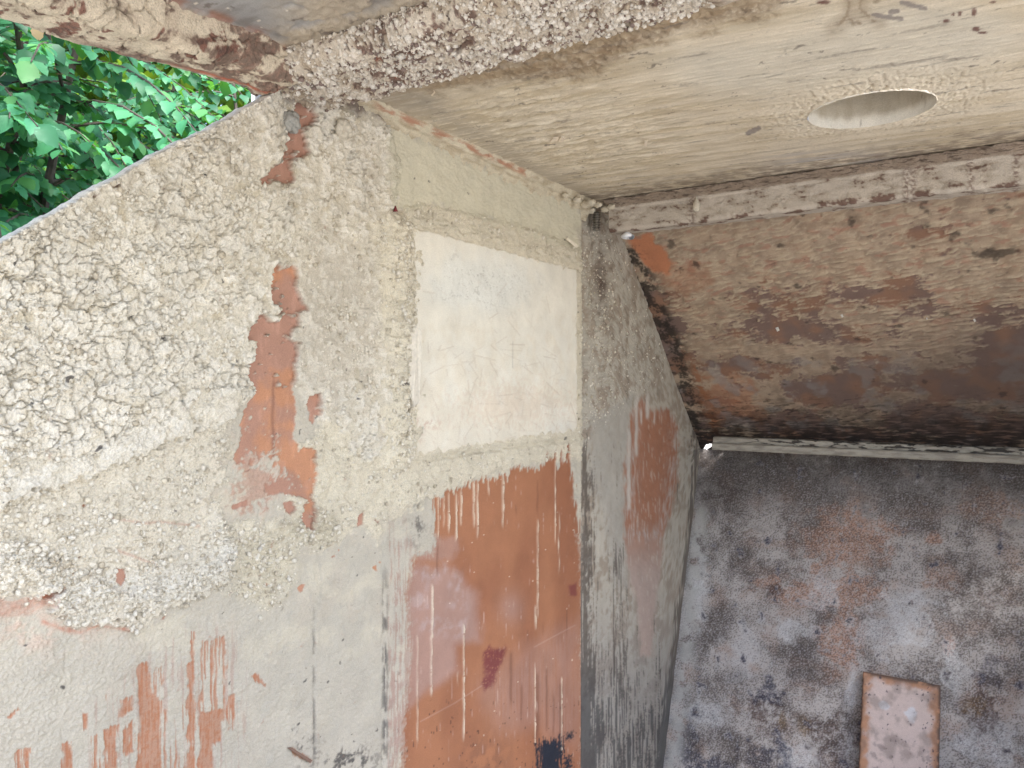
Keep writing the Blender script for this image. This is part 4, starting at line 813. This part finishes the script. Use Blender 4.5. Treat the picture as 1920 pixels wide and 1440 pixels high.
def build_cover():
    x0, t0 = on_foot(1622, 1262); x1, t1 = on_foot(1764, 1284); T0 = (t0 + t1) / 2; D = .055; L = .46
    n = 96; m = 150
    prof = np.array([(0, .0), (.0, D - .004), (.0015, D - .001), (.004, D), (1, D)])
    # front face with rolled edges, as one grid: distance to the rim rounds it off
    us = np.concatenate([[0, 0, .008], np.linspace(.02, .98, n), [.992, 1, 1]]); vs = np.concatenate([[0, 0, .005], np.linspace(.014, .99, m), [1]])
    dz_u = np.concatenate([[0, .93, .985], np.ones(n), [.985, .93, 0]]); dz_v = np.concatenate([[0, .93, .985], np.ones(m), [1]])
    U, V = np.meshgrid(us, vs); H = D * np.minimum(dz_u[None, :], dz_v[:, None]); U, V, H = U.ravel(), V.ravel(), H.ravel()
    X = x0 + (x1 - x0) * U; T = T0 + L * V
    H = H + .0005 * fbm(X / .03, T / .03, 441, 3)
    Y = F0[0] + d3[0] * T + n3[0] * H; Z = F0[1] + d3[1] * T + n3[1] * H
    mid = fbm(X / .03, T / .03, 442, 4); fin = fbm(X / .007, T / .007, 443, 3)
    ed = np.minimum(np.minimum(U, 1 - U) * (x1 - x0), V * L)
    t = mix(np.broadcast_to(lin(190, 138, 102, K), (len(X), 3)), lin(214, 196, 190, K), sm(.008, .035, ed + .015 * mid) * .9)
    t = mix(t, lin(216, 218, 224, K), np.clip(sm(.5, .8, np.exp(-(((U - .28) / .13) ** 2 + ((V - .20) / .05) ** 2)) + .4 * mid) + sm(.5, .8, np.exp(-(((U - .66) / .10) ** 2 + ((V - .22) / .06) ** 2)) + .4 * mid), 0, 1) * .75)
    t = mix(t, lin(60, 56, 78), spots(X, T, .014, 444, .5, .12, .34) * sm(-.1, .25, mid + .5 * np.exp(-((U - .9) / .1) ** 2) + .35 * np.exp(-((V - .06) / .05) ** 2) - .2) * .9)
    t = mix(t, lin(128, 112, 110), sm(.2, .5, mid) * sm(.34, .5, V) * .5)
    t = mix(t, lin(120, 104, 96), sm(-.1, .5, fbm(X / .05, T / .06, 446, 4)) * .45); t = mix(t, lin(70, 60, 58), np.clip((H < D * .9) * .7 + .95 * np.exp(-(ed / .006) ** 2) * sm(-.3, .3, mid + .2) + .8 * np.exp(-((V - .0) / .022) ** 2) * sm(-.5, .2, mid + .3), 0, 1) * .85)
    me = mesh_from('cover_box', np.stack([X, Y, Z], 1), grid_faces(len(vs), len(us), True), t, np.full(len(X), .35))
    o = link('cover_box', me, M_PLATE, foot); o['label'] = 'raised orange box cover on the lower plate'
build_cover()

# ==================================================================== unseen panels added or cut to shape the light in the hopper
def far_wall_blocker():
    pts = [(XE, 2.12, CZ + .53), (XE, 2.13, CZ + .50), (XE, 2.20, CZ + .48), (XE, 3.0, CZ - .25), (XE, 2.6, CZ - 1.45), (XE, 2.12, CZ - 1.45)]
    o = link('opposite_wall_blocker', prism_mesh('opposite_wall_blocker', pts, (.012, 0, 0)), plain_material('opposite_coating', lin(196, 184, 162, K), .9, 0, 20, .15, .3), hopper)  # unseen opposite side, cut short and placed to shape the light inside
far_wall_blocker()
link('front_light_blocker', box_mesh('front_light_blocker', (XW - .03, .29, .05), (XE, .302, CZ - .52)), plain_material('front_blocker_coat', lin(180, 172, 158), .9, 0, 20, .15, .3), hopper)  # unseen panel added to block light bouncing off the ground in front
link('floor_light_blocker', box_mesh('floor_light_blocker', (XW - .06, .35, .06), (1.1, 2.64, .13)), plain_material('dark_blocker', (.10, .095, .09), .6, 0, 12, .3, .4), hopper)  # unseen dark slab added to cut light bouncing up from below

# ==================================================================== OUTSIDE: ground, shrubs, post
def ground():
    n = 40; r = 120.0
    bm = bmesh.new(); bmesh.ops.create_grid(bm, x_segments=n, y_segments=n, size=r)
    for w in bm.verts:
        d = math.hypot(w.co.x, w.co.y)
        w.co.z = 0.0 if d < 8 else .15 * math.sin(w.co.x * .11) * math.cos(w.co.y * .13)
    me = bpy.data.meshes.new('ground'); bm.to_mesh(me); bm.free()
    m = plain_material('pale_gravel', lin(190, 186, 176), .95, 0, 3.0, .2, .4)
    tag(link('ground', me, m), kind='structure')
ground()
def leaf_template(nseg=7, seed=0):
    """A broad hazel leaf with toothed edges, folded along its midrib: about 28 triangles, tip towards +Y, 1 unit long."""
    r = np.random.default_rng(seed); V = []; Fc = []
    t = np.linspace(0, 1, nseg + 1)
    w = 0.47 * np.sin(np.pi * t ** 0.72) ** 0.75 * (1 - .25 * t); w[-1] = 0.0; w[0] = 0.05
    droop = -0.22 * t ** 2 * r.uniform(.4, 1.5); fold = r.uniform(.10, .32)
    for k in range(nseg + 1):
        tooth = 1.0 + (.10 if k % 2 else -.07) + r.uniform(-.05, .05)
        yb = t[k] - .05 * (k in (0,)) * 1.0
        wob = r.uniform(-.03, .03)
        V += [(-w[k] * tooth, yb - (.10 if k == 0 else 0), droop[k] + fold * w[k] + wob), (0, t[k], droop[k]), (w[k] * tooth, yb - (.10 if k == 0 else 0), droop[k] + fold * w[k] - wob)]
    for k in range(nseg):
        a = 3 * k; Fc += [(a, a + 1, a + 4, a + 3), (a + 1, a + 2, a + 5, a + 4)]
    return np.array(V, float), np.array(Fc, int)
def leaf_material():
    m = bpy.data.materials.new('leaf'); m.use_nodes = True; n = m.node_tree.nodes; l = m.node_tree.links; n.clear()
    out = n.new('ShaderNodeOutputMaterial'); b = n.new('ShaderNodeBsdfPrincipled'); tr = n.new('ShaderNodeBsdfTranslucent'); mx = n.new('ShaderNodeMixShader')
    at = n.new('ShaderNodeAttribute'); at.attribute_name = 'tint'
    oi = n.new('ShaderNodeObjectInfo'); hs = n.new('ShaderNodeHueSaturation')
    mr = n.new('ShaderNodeMapRange'); mr.inputs[3].default_value = .75; mr.inputs[4].default_value = 1.3; l.new(oi.outputs['Random'], mr.inputs[0]); l.new(mr.outputs[0], hs.inputs['Value'])
    l.new(at.outputs['Color'], hs.inputs['Color']); l.new(hs.outputs[0], b.inputs['Base Color'])
    b.inputs['Roughness'].default_value = .5; b.inputs['Specular IOR Level'].default_value = .35
    vm = n.new('ShaderNodeMix'); vm.data_type = 'RGBA'; vm.blend_type = 'MULTIPLY'; vm.inputs['Factor'].default_value = 1.0
    vm.inputs['B'].default_value = (2.6, 2.1, .35, 1); l.new(hs.outputs[0], vm.inputs['A']); l.new(vm.outputs['Result'], tr.inputs['Color'])
    mx.inputs[0].default_value = .30; l.new(b.outputs[0], mx.inputs[1]); l.new(tr.outputs[0], mx.inputs[2]); l.new(mx.outputs[0], out.inputs[0])
    return m
M_LEAF = leaf_material()
M_BARK = plain_material('bark', (.075, .06, .05), .9, 0, 40, .4, .5)
LEAVES = [leaf_template(7, k) for k in range(6)]
GREENS = [(.052, .215, .105), (.040, .170, .082), (.072, .255, .125), (.090, .275, .098), (.030, .138, .070), (.058, .235, .125)]
def hidden_side(p):            # is a point seen through the gap above the side wall?
    if p[0] > -1.05: return False
    u, v = to_uv(p[0], p[1], p[2])
    return -20 < u < 515 and 20 + .2 * u < v < 460 - .5 * u
def hazel(name, label, base, height, spread, n_branch, seed, depth_dir, leafsize=.066, dry=()):
    r = np.random.default_rng(seed); root = tag(empty(name, base), label, 'shrub', 'shrubs beyond the side wall')
    base = np.array(base, float); bm = bmesh.new(); bm2 = bmesh.new(); places = []
    n_stem = 7
    for s in range(n_stem):
        a = 2 * math.pi * s / n_stem + r.uniform(-.3, .3); lean = r.uniform(.12, .42) * spread; h = height * r.uniform(.7, 1.0)
        st = [np.array([.10 * math.cos(a), .10 * math.sin(a), 0]) + np.array([math.cos(a) * lean * t ** 1.5 + .03 * r.normal(), math.sin(a) * lean * t ** 1.5 + .03 * r.normal(), h * t]) for t in np.linspace(0, 1, 8)]
        tube(bm, st, list(np.linspace(.035, .008, 8)), 7)
        for b in range(n_branch):
            t = r.uniform(.25, 1.0); i = min(6, int(t * 7)); f = t * 7 - i; p0 = st[i] * (1 - f) + st[i + 1] * f
            az = r.uniform(0, 2 * math.pi) if r.random() < .45 else depth_dir + r.normal(0, .8)
            L = r.uniform(.35, .95) * (1.2 - .4 * t) * spread * .8; up = r.uniform(.05, .55)
            pts = [p0 + np.array([math.cos(az) * L * q, math.sin(az) * L * q, L * (up * q - .65 * q * q)]) for q in np.linspace(0, 1, 6)]
            tube(bm2, pts, list(np.linspace(.0075, .002, 6)), 5)
            nl = int(L / .017); side = 1
            for k in range(nl):
                q = (k + .6) / nl; j = min(4, int(q * 5)); g = q * 5 - j; p = pts[j] * (1 - g) + pts[j + 1] * g
                dirv = pts[j + 1] - pts[j]; dirv /= np.linalg.norm(dirv); side = -side
                lat = np.cross(dirv, [0, 0, 1]); lat /= (np.linalg.norm(lat) + 1e-9)
                tip = dirv * .45 + lat * side * r.uniform(.5, 1.0) + np.array([0, 0, r.uniform(-.75, -.05)]) + r.normal(0, .18, 3)
                tip /= np.linalg.norm(tip); nrm = np.array([0, 0, 1]) + .55 * np.array([math.cos(depth_dir), math.sin(depth_dir), 0]) + r.normal(0, .30, 3)
                nrm -= tip * (nrm @ tip); nrm /= np.linalg.norm(nrm); xax = np.cross(tip, nrm)
                sz = leafsize * r.uniform(.65, 1.25)
                places.append((p + tip * .012 , np.stack([xax, tip, nrm], 1) * sz, r.integers(6)))
    me = bpy.data.meshes.new('stem'); bm.to_mesh(me); bm.free(); link('stem', me, M_BARK, root)['kind'] = 'stuff'
    me = bpy.data.meshes.new('twig'); bm2.to_mesh(me); bm2.free(); link('twig', me, M_BARK, root)['kind'] = 'stuff'
    score = []
    for k, (p, M, c) in enumerate(places):
        w = base + p; score.append((0 if hidden_side(w + M[:, 1] * .5) else 1, float(np.linalg.norm(w - [0, 0, CZ])), k))
    score.sort(); single = set(k for (o, d, k) in score[:300] if o == 0)
    meshes = []
    for c in range(6):
        V, Fc = LEAVES[c]; meshes.append(mesh_from('leaf', V, Fc, np.broadcast_to(np.array(GREENS[c]), (len(V), 3)), np.zeros(len(V))))
    for me in meshes: me.materials.append(M_LEAF)
    Vs, Fs, Ts = [], [], []; off = 0
    for k, (p, M, c) in enumerate(places):
        if k in single:
            o = bpy.data.objects.new('leaf', meshes[c]); COL.objects.link(o); o.parent = root
            mw = Matrix([list(M[0]) + [p[0]], list(M[1]) + [p[1]], list(M[2]) + [p[2]], [0, 0, 0, 1]]); o.matrix_local = mw
        else:
            V, Fc = LEAVES[c]; Vs.append(V @ M.T + p); Fs.append(Fc + off); off += len(V); g = np.array(GREENS[c]) * r.uniform(.75, 1.25); Ts.append(np.broadcast_to(g, (len(V), 3)))
    o = link('foliage', mesh_from('foliage', np.concatenate(Vs), np.concatenate(Fs), np.concatenate(Ts), None), M_LEAF, root); o['kind'] = 'stuff'
    for k, w in enumerate(dry):
        V, Fc = LEAVES[k % 6]; V = V * .045; V = V @ np.array(Euler((1.9, .4 * k, .8 + k)).to_matrix()).T
        V[:, 0] *= .6
        q = link('withered_leaf', mesh_from('withered_leaf', V, Fc, np.broadcast_to(lin(150, 126, 98), (len(V), 3)), None), M_LEAF, root); q.location = np.array(w) - base; q['label'] = 'withered tan leaf'
    return root
def at_dist(u, v, d):
    a, b, c = ray(u, v); return (float(a * d), float(b * d), float(CZ + c * d))
face = math.atan2(-1.9, 3.2)     # the direction from the shrubs to the hopper
hazel('hazel_shrub', 'large leafy green hazel shrub in front at left', (-3.15, 1.15, 0), 3.3, 1.25, 62, 21, face, .054, [at_dist(72, 72, 2.3), at_dist(106, 136, 2.6), at_dist(113, 112, 2.7)])
hazel('hazel_shrub', 'green hazel shrub at right beside the white-edged post', (-3.35, 2.95, 0), 3.5, 1.25, 60, 22, face, .052)
hazel('hazel_shrub', 'shaded hazel shrub filling the gap between the two front ones', (-4.4, 2.35, 0), 4.2, 1.5, 60, 23, face, .052)
def far_wood():
    r = np.random.default_rng(9); Vs, Fs, Ts = [], [], []; off = 0
    FL = [leaf_template(3, 70 + k) for k in range(6)]
    for k in range(26000):
        a = r.uniform(R(38), R(82)); d = r.uniform(7.5, 11); p = np.array([-math.sin(a) * d, math.cos(a) * d, r.uniform(.2, 8.5)])
        if fbm(np.array([p[0] * .8]), np.array([p[2] * .8]), 55, 3)[0] < -.45: continue
        V, Fc = FL[k % 6]; M = np.array(Euler((r.uniform(-.9, .9), r.uniform(-.9, .9), r.uniform(0, 6.28))).to_matrix()) * r.uniform(.13, .24)
        Vs.append(V @ M.T + p); Fs.append(Fc + off); off += len(V); Ts.append(np.broadcast_to(np.array([.10, .19, .04]) * r.uniform(.6, 1.5), (len(V), 3)))
    o = link('distant_wood', mesh_from('distant_wood', np.concatenate(Vs), np.concatenate(Fs), np.concatenate(Ts), None), M_LEAF)
    tag(o, 'sunlit yellow green leaves far behind the shrubs', 'foliage', kind='stuff')
far_wood()
def post():
    root = tag(empty('metal_post', (-1.62, 1.42, 0)), 'narrow grey post with a white edge, in the gap under the lid corner', 'post')
    y, x = 1.42, -1.62
    d = (2.0)
    p0 = at_dist(471, 170, 1.75); p1 = at_dist(478, 170, 1.75); p2 = at_dist(506, 170, 1.75)
    def bar(name, a, b, depth, col, out):
        a = Vector((a[0], a[1], 0)); b = Vector((b[0], b[1], 0)); n = Vector((-(b - a).y, (b - a).x, 0)).normalized() * depth
        me = prism_mesh(name, [a + out - root.location, b + out - root.location, b + n + out - root.location, a + n + out - root.location], (0, 0, 2.75)); o = link(name, me, plain_material(name, col, .55, .0, 30, .2, .1), root); return o
    bar('white_edge', p0, p1, .05, lin(215, 220, 226), Vector((0, 0, 0))); bar('shaft', p1, p2, .05, lin(96, 90, 86), Vector((0, 0, 0)))
post()

# ==================================================================== SMALL LOOSE THINGS
def lump(name, r, seed, mat, loc, sq=(1, 1, 1), sub=3, amp=.28, fr=3.0):
    bm = bmesh.new(); bmesh.ops.create_icosphere(bm, subdivisions=sub, radius=1.0)
    co = np.array([w.co[:] for w in bm.verts]); n = 0
    if amp > .4:
        rs = np.random.default_rng(seed); P = rs.normal(0, 1, (34, 3)); P /= np.linalg.norm(P, axis=1, keepdims=True)
        d = np.linalg.norm(co[:, None, :] - P[None], axis=2).min(1); n = .34 * np.sqrt(np.clip(1 - (d / .42) ** 2, 0, 1)) - .2
    for k, s in enumerate(() if amp > .4 else (fr, fr * 2.1)):
        a = np.arctan2(co[:, 1], co[:, 0]); n = n + (amp / (k + 1)) * (popcorn(co[:, 0] * s / 3 + seed, co[:, 2] * s / 3 + co[:, 1] * s / 4, .45, 500 + seed + k) - .5)
    for w, c, e in zip(bm.verts, co, n): w.co = Vector(c * (1 + e) * np.array(sq) * r)
    me = bpy.data.meshes.new(name); bm.to_mesh(me); bm.free()
    for p in me.polygons: p.use_smooth = True
    o = link(name, me, mat); o.location = loc; return o
M_CLOD = plain_material('clod', lin(196, 186, 166), .95, 0, 220, .18, .8); M_CLODG = plain_material('grey_clod', lin(150, 148, 140), .95, 0, 220, .22, .8)
def wall_loc(u, v, out): y, z = on_x(u, v, XW + out); return (XW + out, float(y), float(z))
tag(lump('clod', .0165, 3, M_CLODG, wall_loc(546, 229, .014), (.8, 1, 1.1), 4, .55, 6), 'knobbly grey clod in the orange patch below the lid corner', 'clod')
tag(lump('clod', .016, 8, M_CLOD, wall_loc(645, 243, .020), (.8, 1, 1.1), 4, .45, 5), 'knobbly beige clod right of the upper orange patch', 'clod')
M_CRUMB = plain_material('crumb', lin(206, 196, 174), .95, 0, 3, .12, 0)
def crumbs():
    r = np.random.default_rng(33); base = [lump('crumb', 1.0, 20 + k, M_CRUMB, (0, 0, 0), (.7, 1, .9), 2, .3, 4) for k in range(5)]
    spots_ = []
    for k in range(150):
        if k < 110: u, v = r.uniform(20, 715), r.uniform(230, 770)
        elif k < 125: u, v = r.uniform(20, 430), r.uniform(900, 1110)
        else: u, v = r.uniform(700, 760), r.uniform(420, 860)
        if v < 470 - .53 * u + 40: continue
        if 440 < u < 600 and 490 < v < 990 or 480 < u < 595 and v < 360: continue
        spots_.append((u, v))
    for k, (u, v) in enumerate(spots_):
        s = r.uniform(.0018, .0045) if r.random() < .9 or v > 780 else r.uniform(.005, .0085)
        o = base[k] if k < 5 else base[k % 5].copy()
        if k >= 5: COL.objects.link(o)
        o.name = 'crumb'; o.parent = wall; o.scale = (s, s * r.uniform(.8, 1.3), s); o.rotation_euler = (r.uniform(0, 6), 0, 0); o.location = wall_loc(u, v, .0075 + .35 * s)
crumbs()
def crumb_mass(name, cos, sizes, tints, parent, mat, squash, seed):
    r = np.random.default_rng(seed); bm = bmesh.new(); bmesh.ops.create_icosphere(bm, subdivisions=1, radius=1.0)
    V0 = np.array([w.co[:] for w in bm.verts]); F0_ = np.array([[w.index for w in f.verts] for f in bm.faces]); bm.free()
    n = len(cos); m = len(V0)
    sc = r.uniform(.65, 1.35, (n, 1, 3)) * squash; J = 1 + r.normal(0, .20, (n, m, 1))
    V = (V0[None] * J * sc * sizes[:, None, None] + cos[:, None, :]).reshape(-1, 3); F = (F0_[None] + (np.arange(n) * m)[:, None, None]).reshape(-1, 3)
    T = np.repeat(tints, m, 0)
    o = link(name, mesh_from(name, V, F, T, None), mat, parent); o['kind'] = 'stuff'; return o
def loose_grit():
    r = np.random.default_rng(77); w = CR['w'] / CR['w'].sum(); n = 10500
    i = r.choice(len(w), n, replace=False, p=w); c = CR['co'][i].copy(); big = (CR['jamb'][i] > .3) | (CR['rim'][i] > .5)
    sz = np.minimum(.00105 * (1 - r.random(n)) ** -.5, .0045) * np.where(CR['rim'][i] > .5, .7, 1.0)
    c[:, 0] += sz * .25
    t = mix(np.broadcast_to(CRUST, (n, 3)), PALE, .7 * r.random(n)); t = mix(t, lin(190, 176, 150), (r.random(n) < .3) * .8)
    crumb_mass('loose_grit', c, sz, t, wall, M_CRUST, np.array([.75, 1, 1]), 78)['label'] = 'small pale crumbs and grit on the crust'
loose_grit()
def beam_grit():
    r = np.random.default_rng(81); me = beam.data; n0 = len(me.vertices); co = np.empty(n0 * 3, np.float32); me.vertices.foreach_get('co', co); co = co.reshape(-1, 3).astype(float)
    ok = np.where((co[:, 0] < -.28) & (co[:, 2] < CZ + .515))[0]; d = sm(-.3, .35, fbm(co[ok, 0] / .04, co[ok, 1] / .04, 83, 4)) + .08; n = 6500
    i = ok[r.choice(len(ok), n, replace=False, p=d / d.sum())]; c = co[i].copy(); sz = np.minimum(.0012 * (1 - r.random(n)) ** -.5, .0045)
    t = mix(np.broadcast_to(lin(206, 194, 176), (n, 3)), lin(230, 222, 210), r.random(n)); t = mix(t, lin(104, 74, 66), (r.random(n) < .16) * .8)
    crumb_mass('crumb_crust', c, sz, t, beam, M_CRUST, np.array([1, 1, 1.0]), 82)
beam_grit()
def flake(label, pts, off, col, cat='flake', group=None, name='flake'):
    o = link(name, prism_mesh(name, pts, off), plain_material(name + '_chip', col, .9, 0, 120, .12, .4)); return tag(o, label, cat, group)
def ceil_pt(u, v, d): x, y = on_z(u, v, ZC - d); return Vector((float(x), float(y), ZC - d))
CH = lin(226, 210, 186)
flake('pale pointed flake on the ceiling plate, left of the forked one', [ceil_pt(1031, 265, .005), ceil_pt(1038, 257, .009), ceil_pt(1048, 256, .008), ceil_pt(1045, 262, .005)], (0, 0, -.002), CH)
flake('pale curled flake on the ceiling plate, right of the pointed one', [ceil_pt(1047, 263, .004), ceil_pt(1053, 254, .010), ceil_pt(1060, 257, .010), ceil_pt(1055, 265, .005)], (0, 0, -.0025), CH)
flake('small narrow pale flake further right on the ceiling plate', [ceil_pt(1207, 272, .004), ceil_pt(1209, 263, .006), ceil_pt(1215, 262, .006), ceil_pt(1212, 273, .004)], (0, 0, -.002), CH)
flake('thin curled pale shred on the ceiling plate near the side wall', [ceil_pt(808, 178, .003), ceil_pt(814, 172, .008), ceil_pt(813, 168, .008), ceil_pt(816, 173, .008), ceil_pt(811, 179, .004)], (0, 0, -.001), CH)
flake('pale stick chip standing off the wall above the patch plate', [Vector(wall_loc(1060, 448, .010)), Vector(wall_loc(1064, 445, .014)), Vector(wall_loc(1083, 460, .026)), Vector(wall_loc(1079, 465, .024))], (.003, 0, -.001), lin(214, 204, 182), name='chip', cat='chip')
flake('tiny dark red chip on the wall above the patch plate', [Vector(wall_loc(737, 397, .010)), Vector(wall_loc(740, 386, .010)), Vector(wall_loc(744, 397, .010))], (.003, 0, 0), lin(120, 40, 44), name='chip', cat='chip')
flake('brown splinter lying on the wall near its foot', [Vector(wall_loc(538, 1402, .004)), Vector(wall_loc(545, 1401, .004)), Vector(wall_loc(584, 1425, .006)), Vector(wall_loc(580, 1430, .006))], (.0025, 0, 0), lin(124, 96, 80), name='splinter', cat='splinter')
def slope_pt(u, v, d):
    a, b, c = ray(u, v); k = (n2[0] * E0[0] + n2[1] * (E0[1] - CZ)) / (n2[0] * b + n2[1] * c); p = Vector((k * a, k * b, k * c + CZ)); return p + Vector((0, n2[0] * d, n2[1] * d))
for (cu, cv, w, label) in ((1458, 615, 7, 'oval white fleck, largest on the sloping plate'), (1579, 590, 5, 'white fleck in the middle of the sloping plate'), (1827, 598, 5, 'bluish white fleck at right on the sloping plate'), (1738, 595, 3, 'tiny white fleck left of the bluish one on the sloping plate')):
    flake(label, [slope_pt(cu - w * .5, cv - w * .3, .004), slope_pt(cu + w * .2, cv - w * .6, .005), slope_pt(cu + w * .6, cv + w * .3, .005), slope_pt(cu, cv + w * .7, .004)], (0, -.002, -.001), lin(226, 224, 218), 'fleck', 'white flecks stuck to the sloping plate', 'fleck')
def snail():
    a, b, c = ray(1176, 440); k = 2.055 / b; loc = Vector((k * a, k * b, k * c + CZ - .008)); bm = bmesh.new(); prev = None; n, m = 120, 12
    for i in range(n):
        t = i / (n - 1); an = t * 2 * math.pi * 3.2; rr = .0155 * (1 - t) ** 1.1 + .0006; rad = .0078 * (1 - t) ** .9 + .0008; ctr = Vector((math.cos(an) * rr * .8, math.sin(an) * rr * .8, .018 * t ** .9))
        rd = Vector((math.cos(an), math.sin(an), 0)); ring = [bm.verts.new(ctr + rd * rad * math.cos(q) + Vector((0, 0, rad * math.sin(q) * .95))) for q in [2 * math.pi * j / m for j in range(m)]]
        if prev: [bm.faces.new((prev[j], prev[(j + 1) % m], ring[(j + 1) % m], ring[j])) for j in range(m)]
        prev = ring
    me = bpy.data.meshes.new('snail_shell'); bm.to_mesh(me); bm.free()
    for p in me.polygons: p.use_smooth = True
    o = link('snail_shell', me, plain_material('shell', lin(226, 228, 232), .35, 0, 90, .22, .1)); o.location = loc; o.rotation_euler = (R(8), 0, 0)
    tag(o, 'small round ridged whitish snail shell under the end of the hanging flange', 'snail shell')
snail()
def cocoon():
    a, b, c = ray(1306, 386); k = (YR - .012) / b
    o = lump('paste_drop', .014, 41, M_CLOD, (k * a, k * b, k * c + CZ), (.75, .7, 1.15), 3, .15, 3)
    for w in o.data.vertices:
        if w.co.z > 0: f = 1 - .75 * min(1, w.co.z / .016); w.co.x *= f; w.co.y *= f; w.co.z *= 1.7
    tag(o, 'pale pointed drop of dried paste on the hanging flange', 'drop')
cocoon()
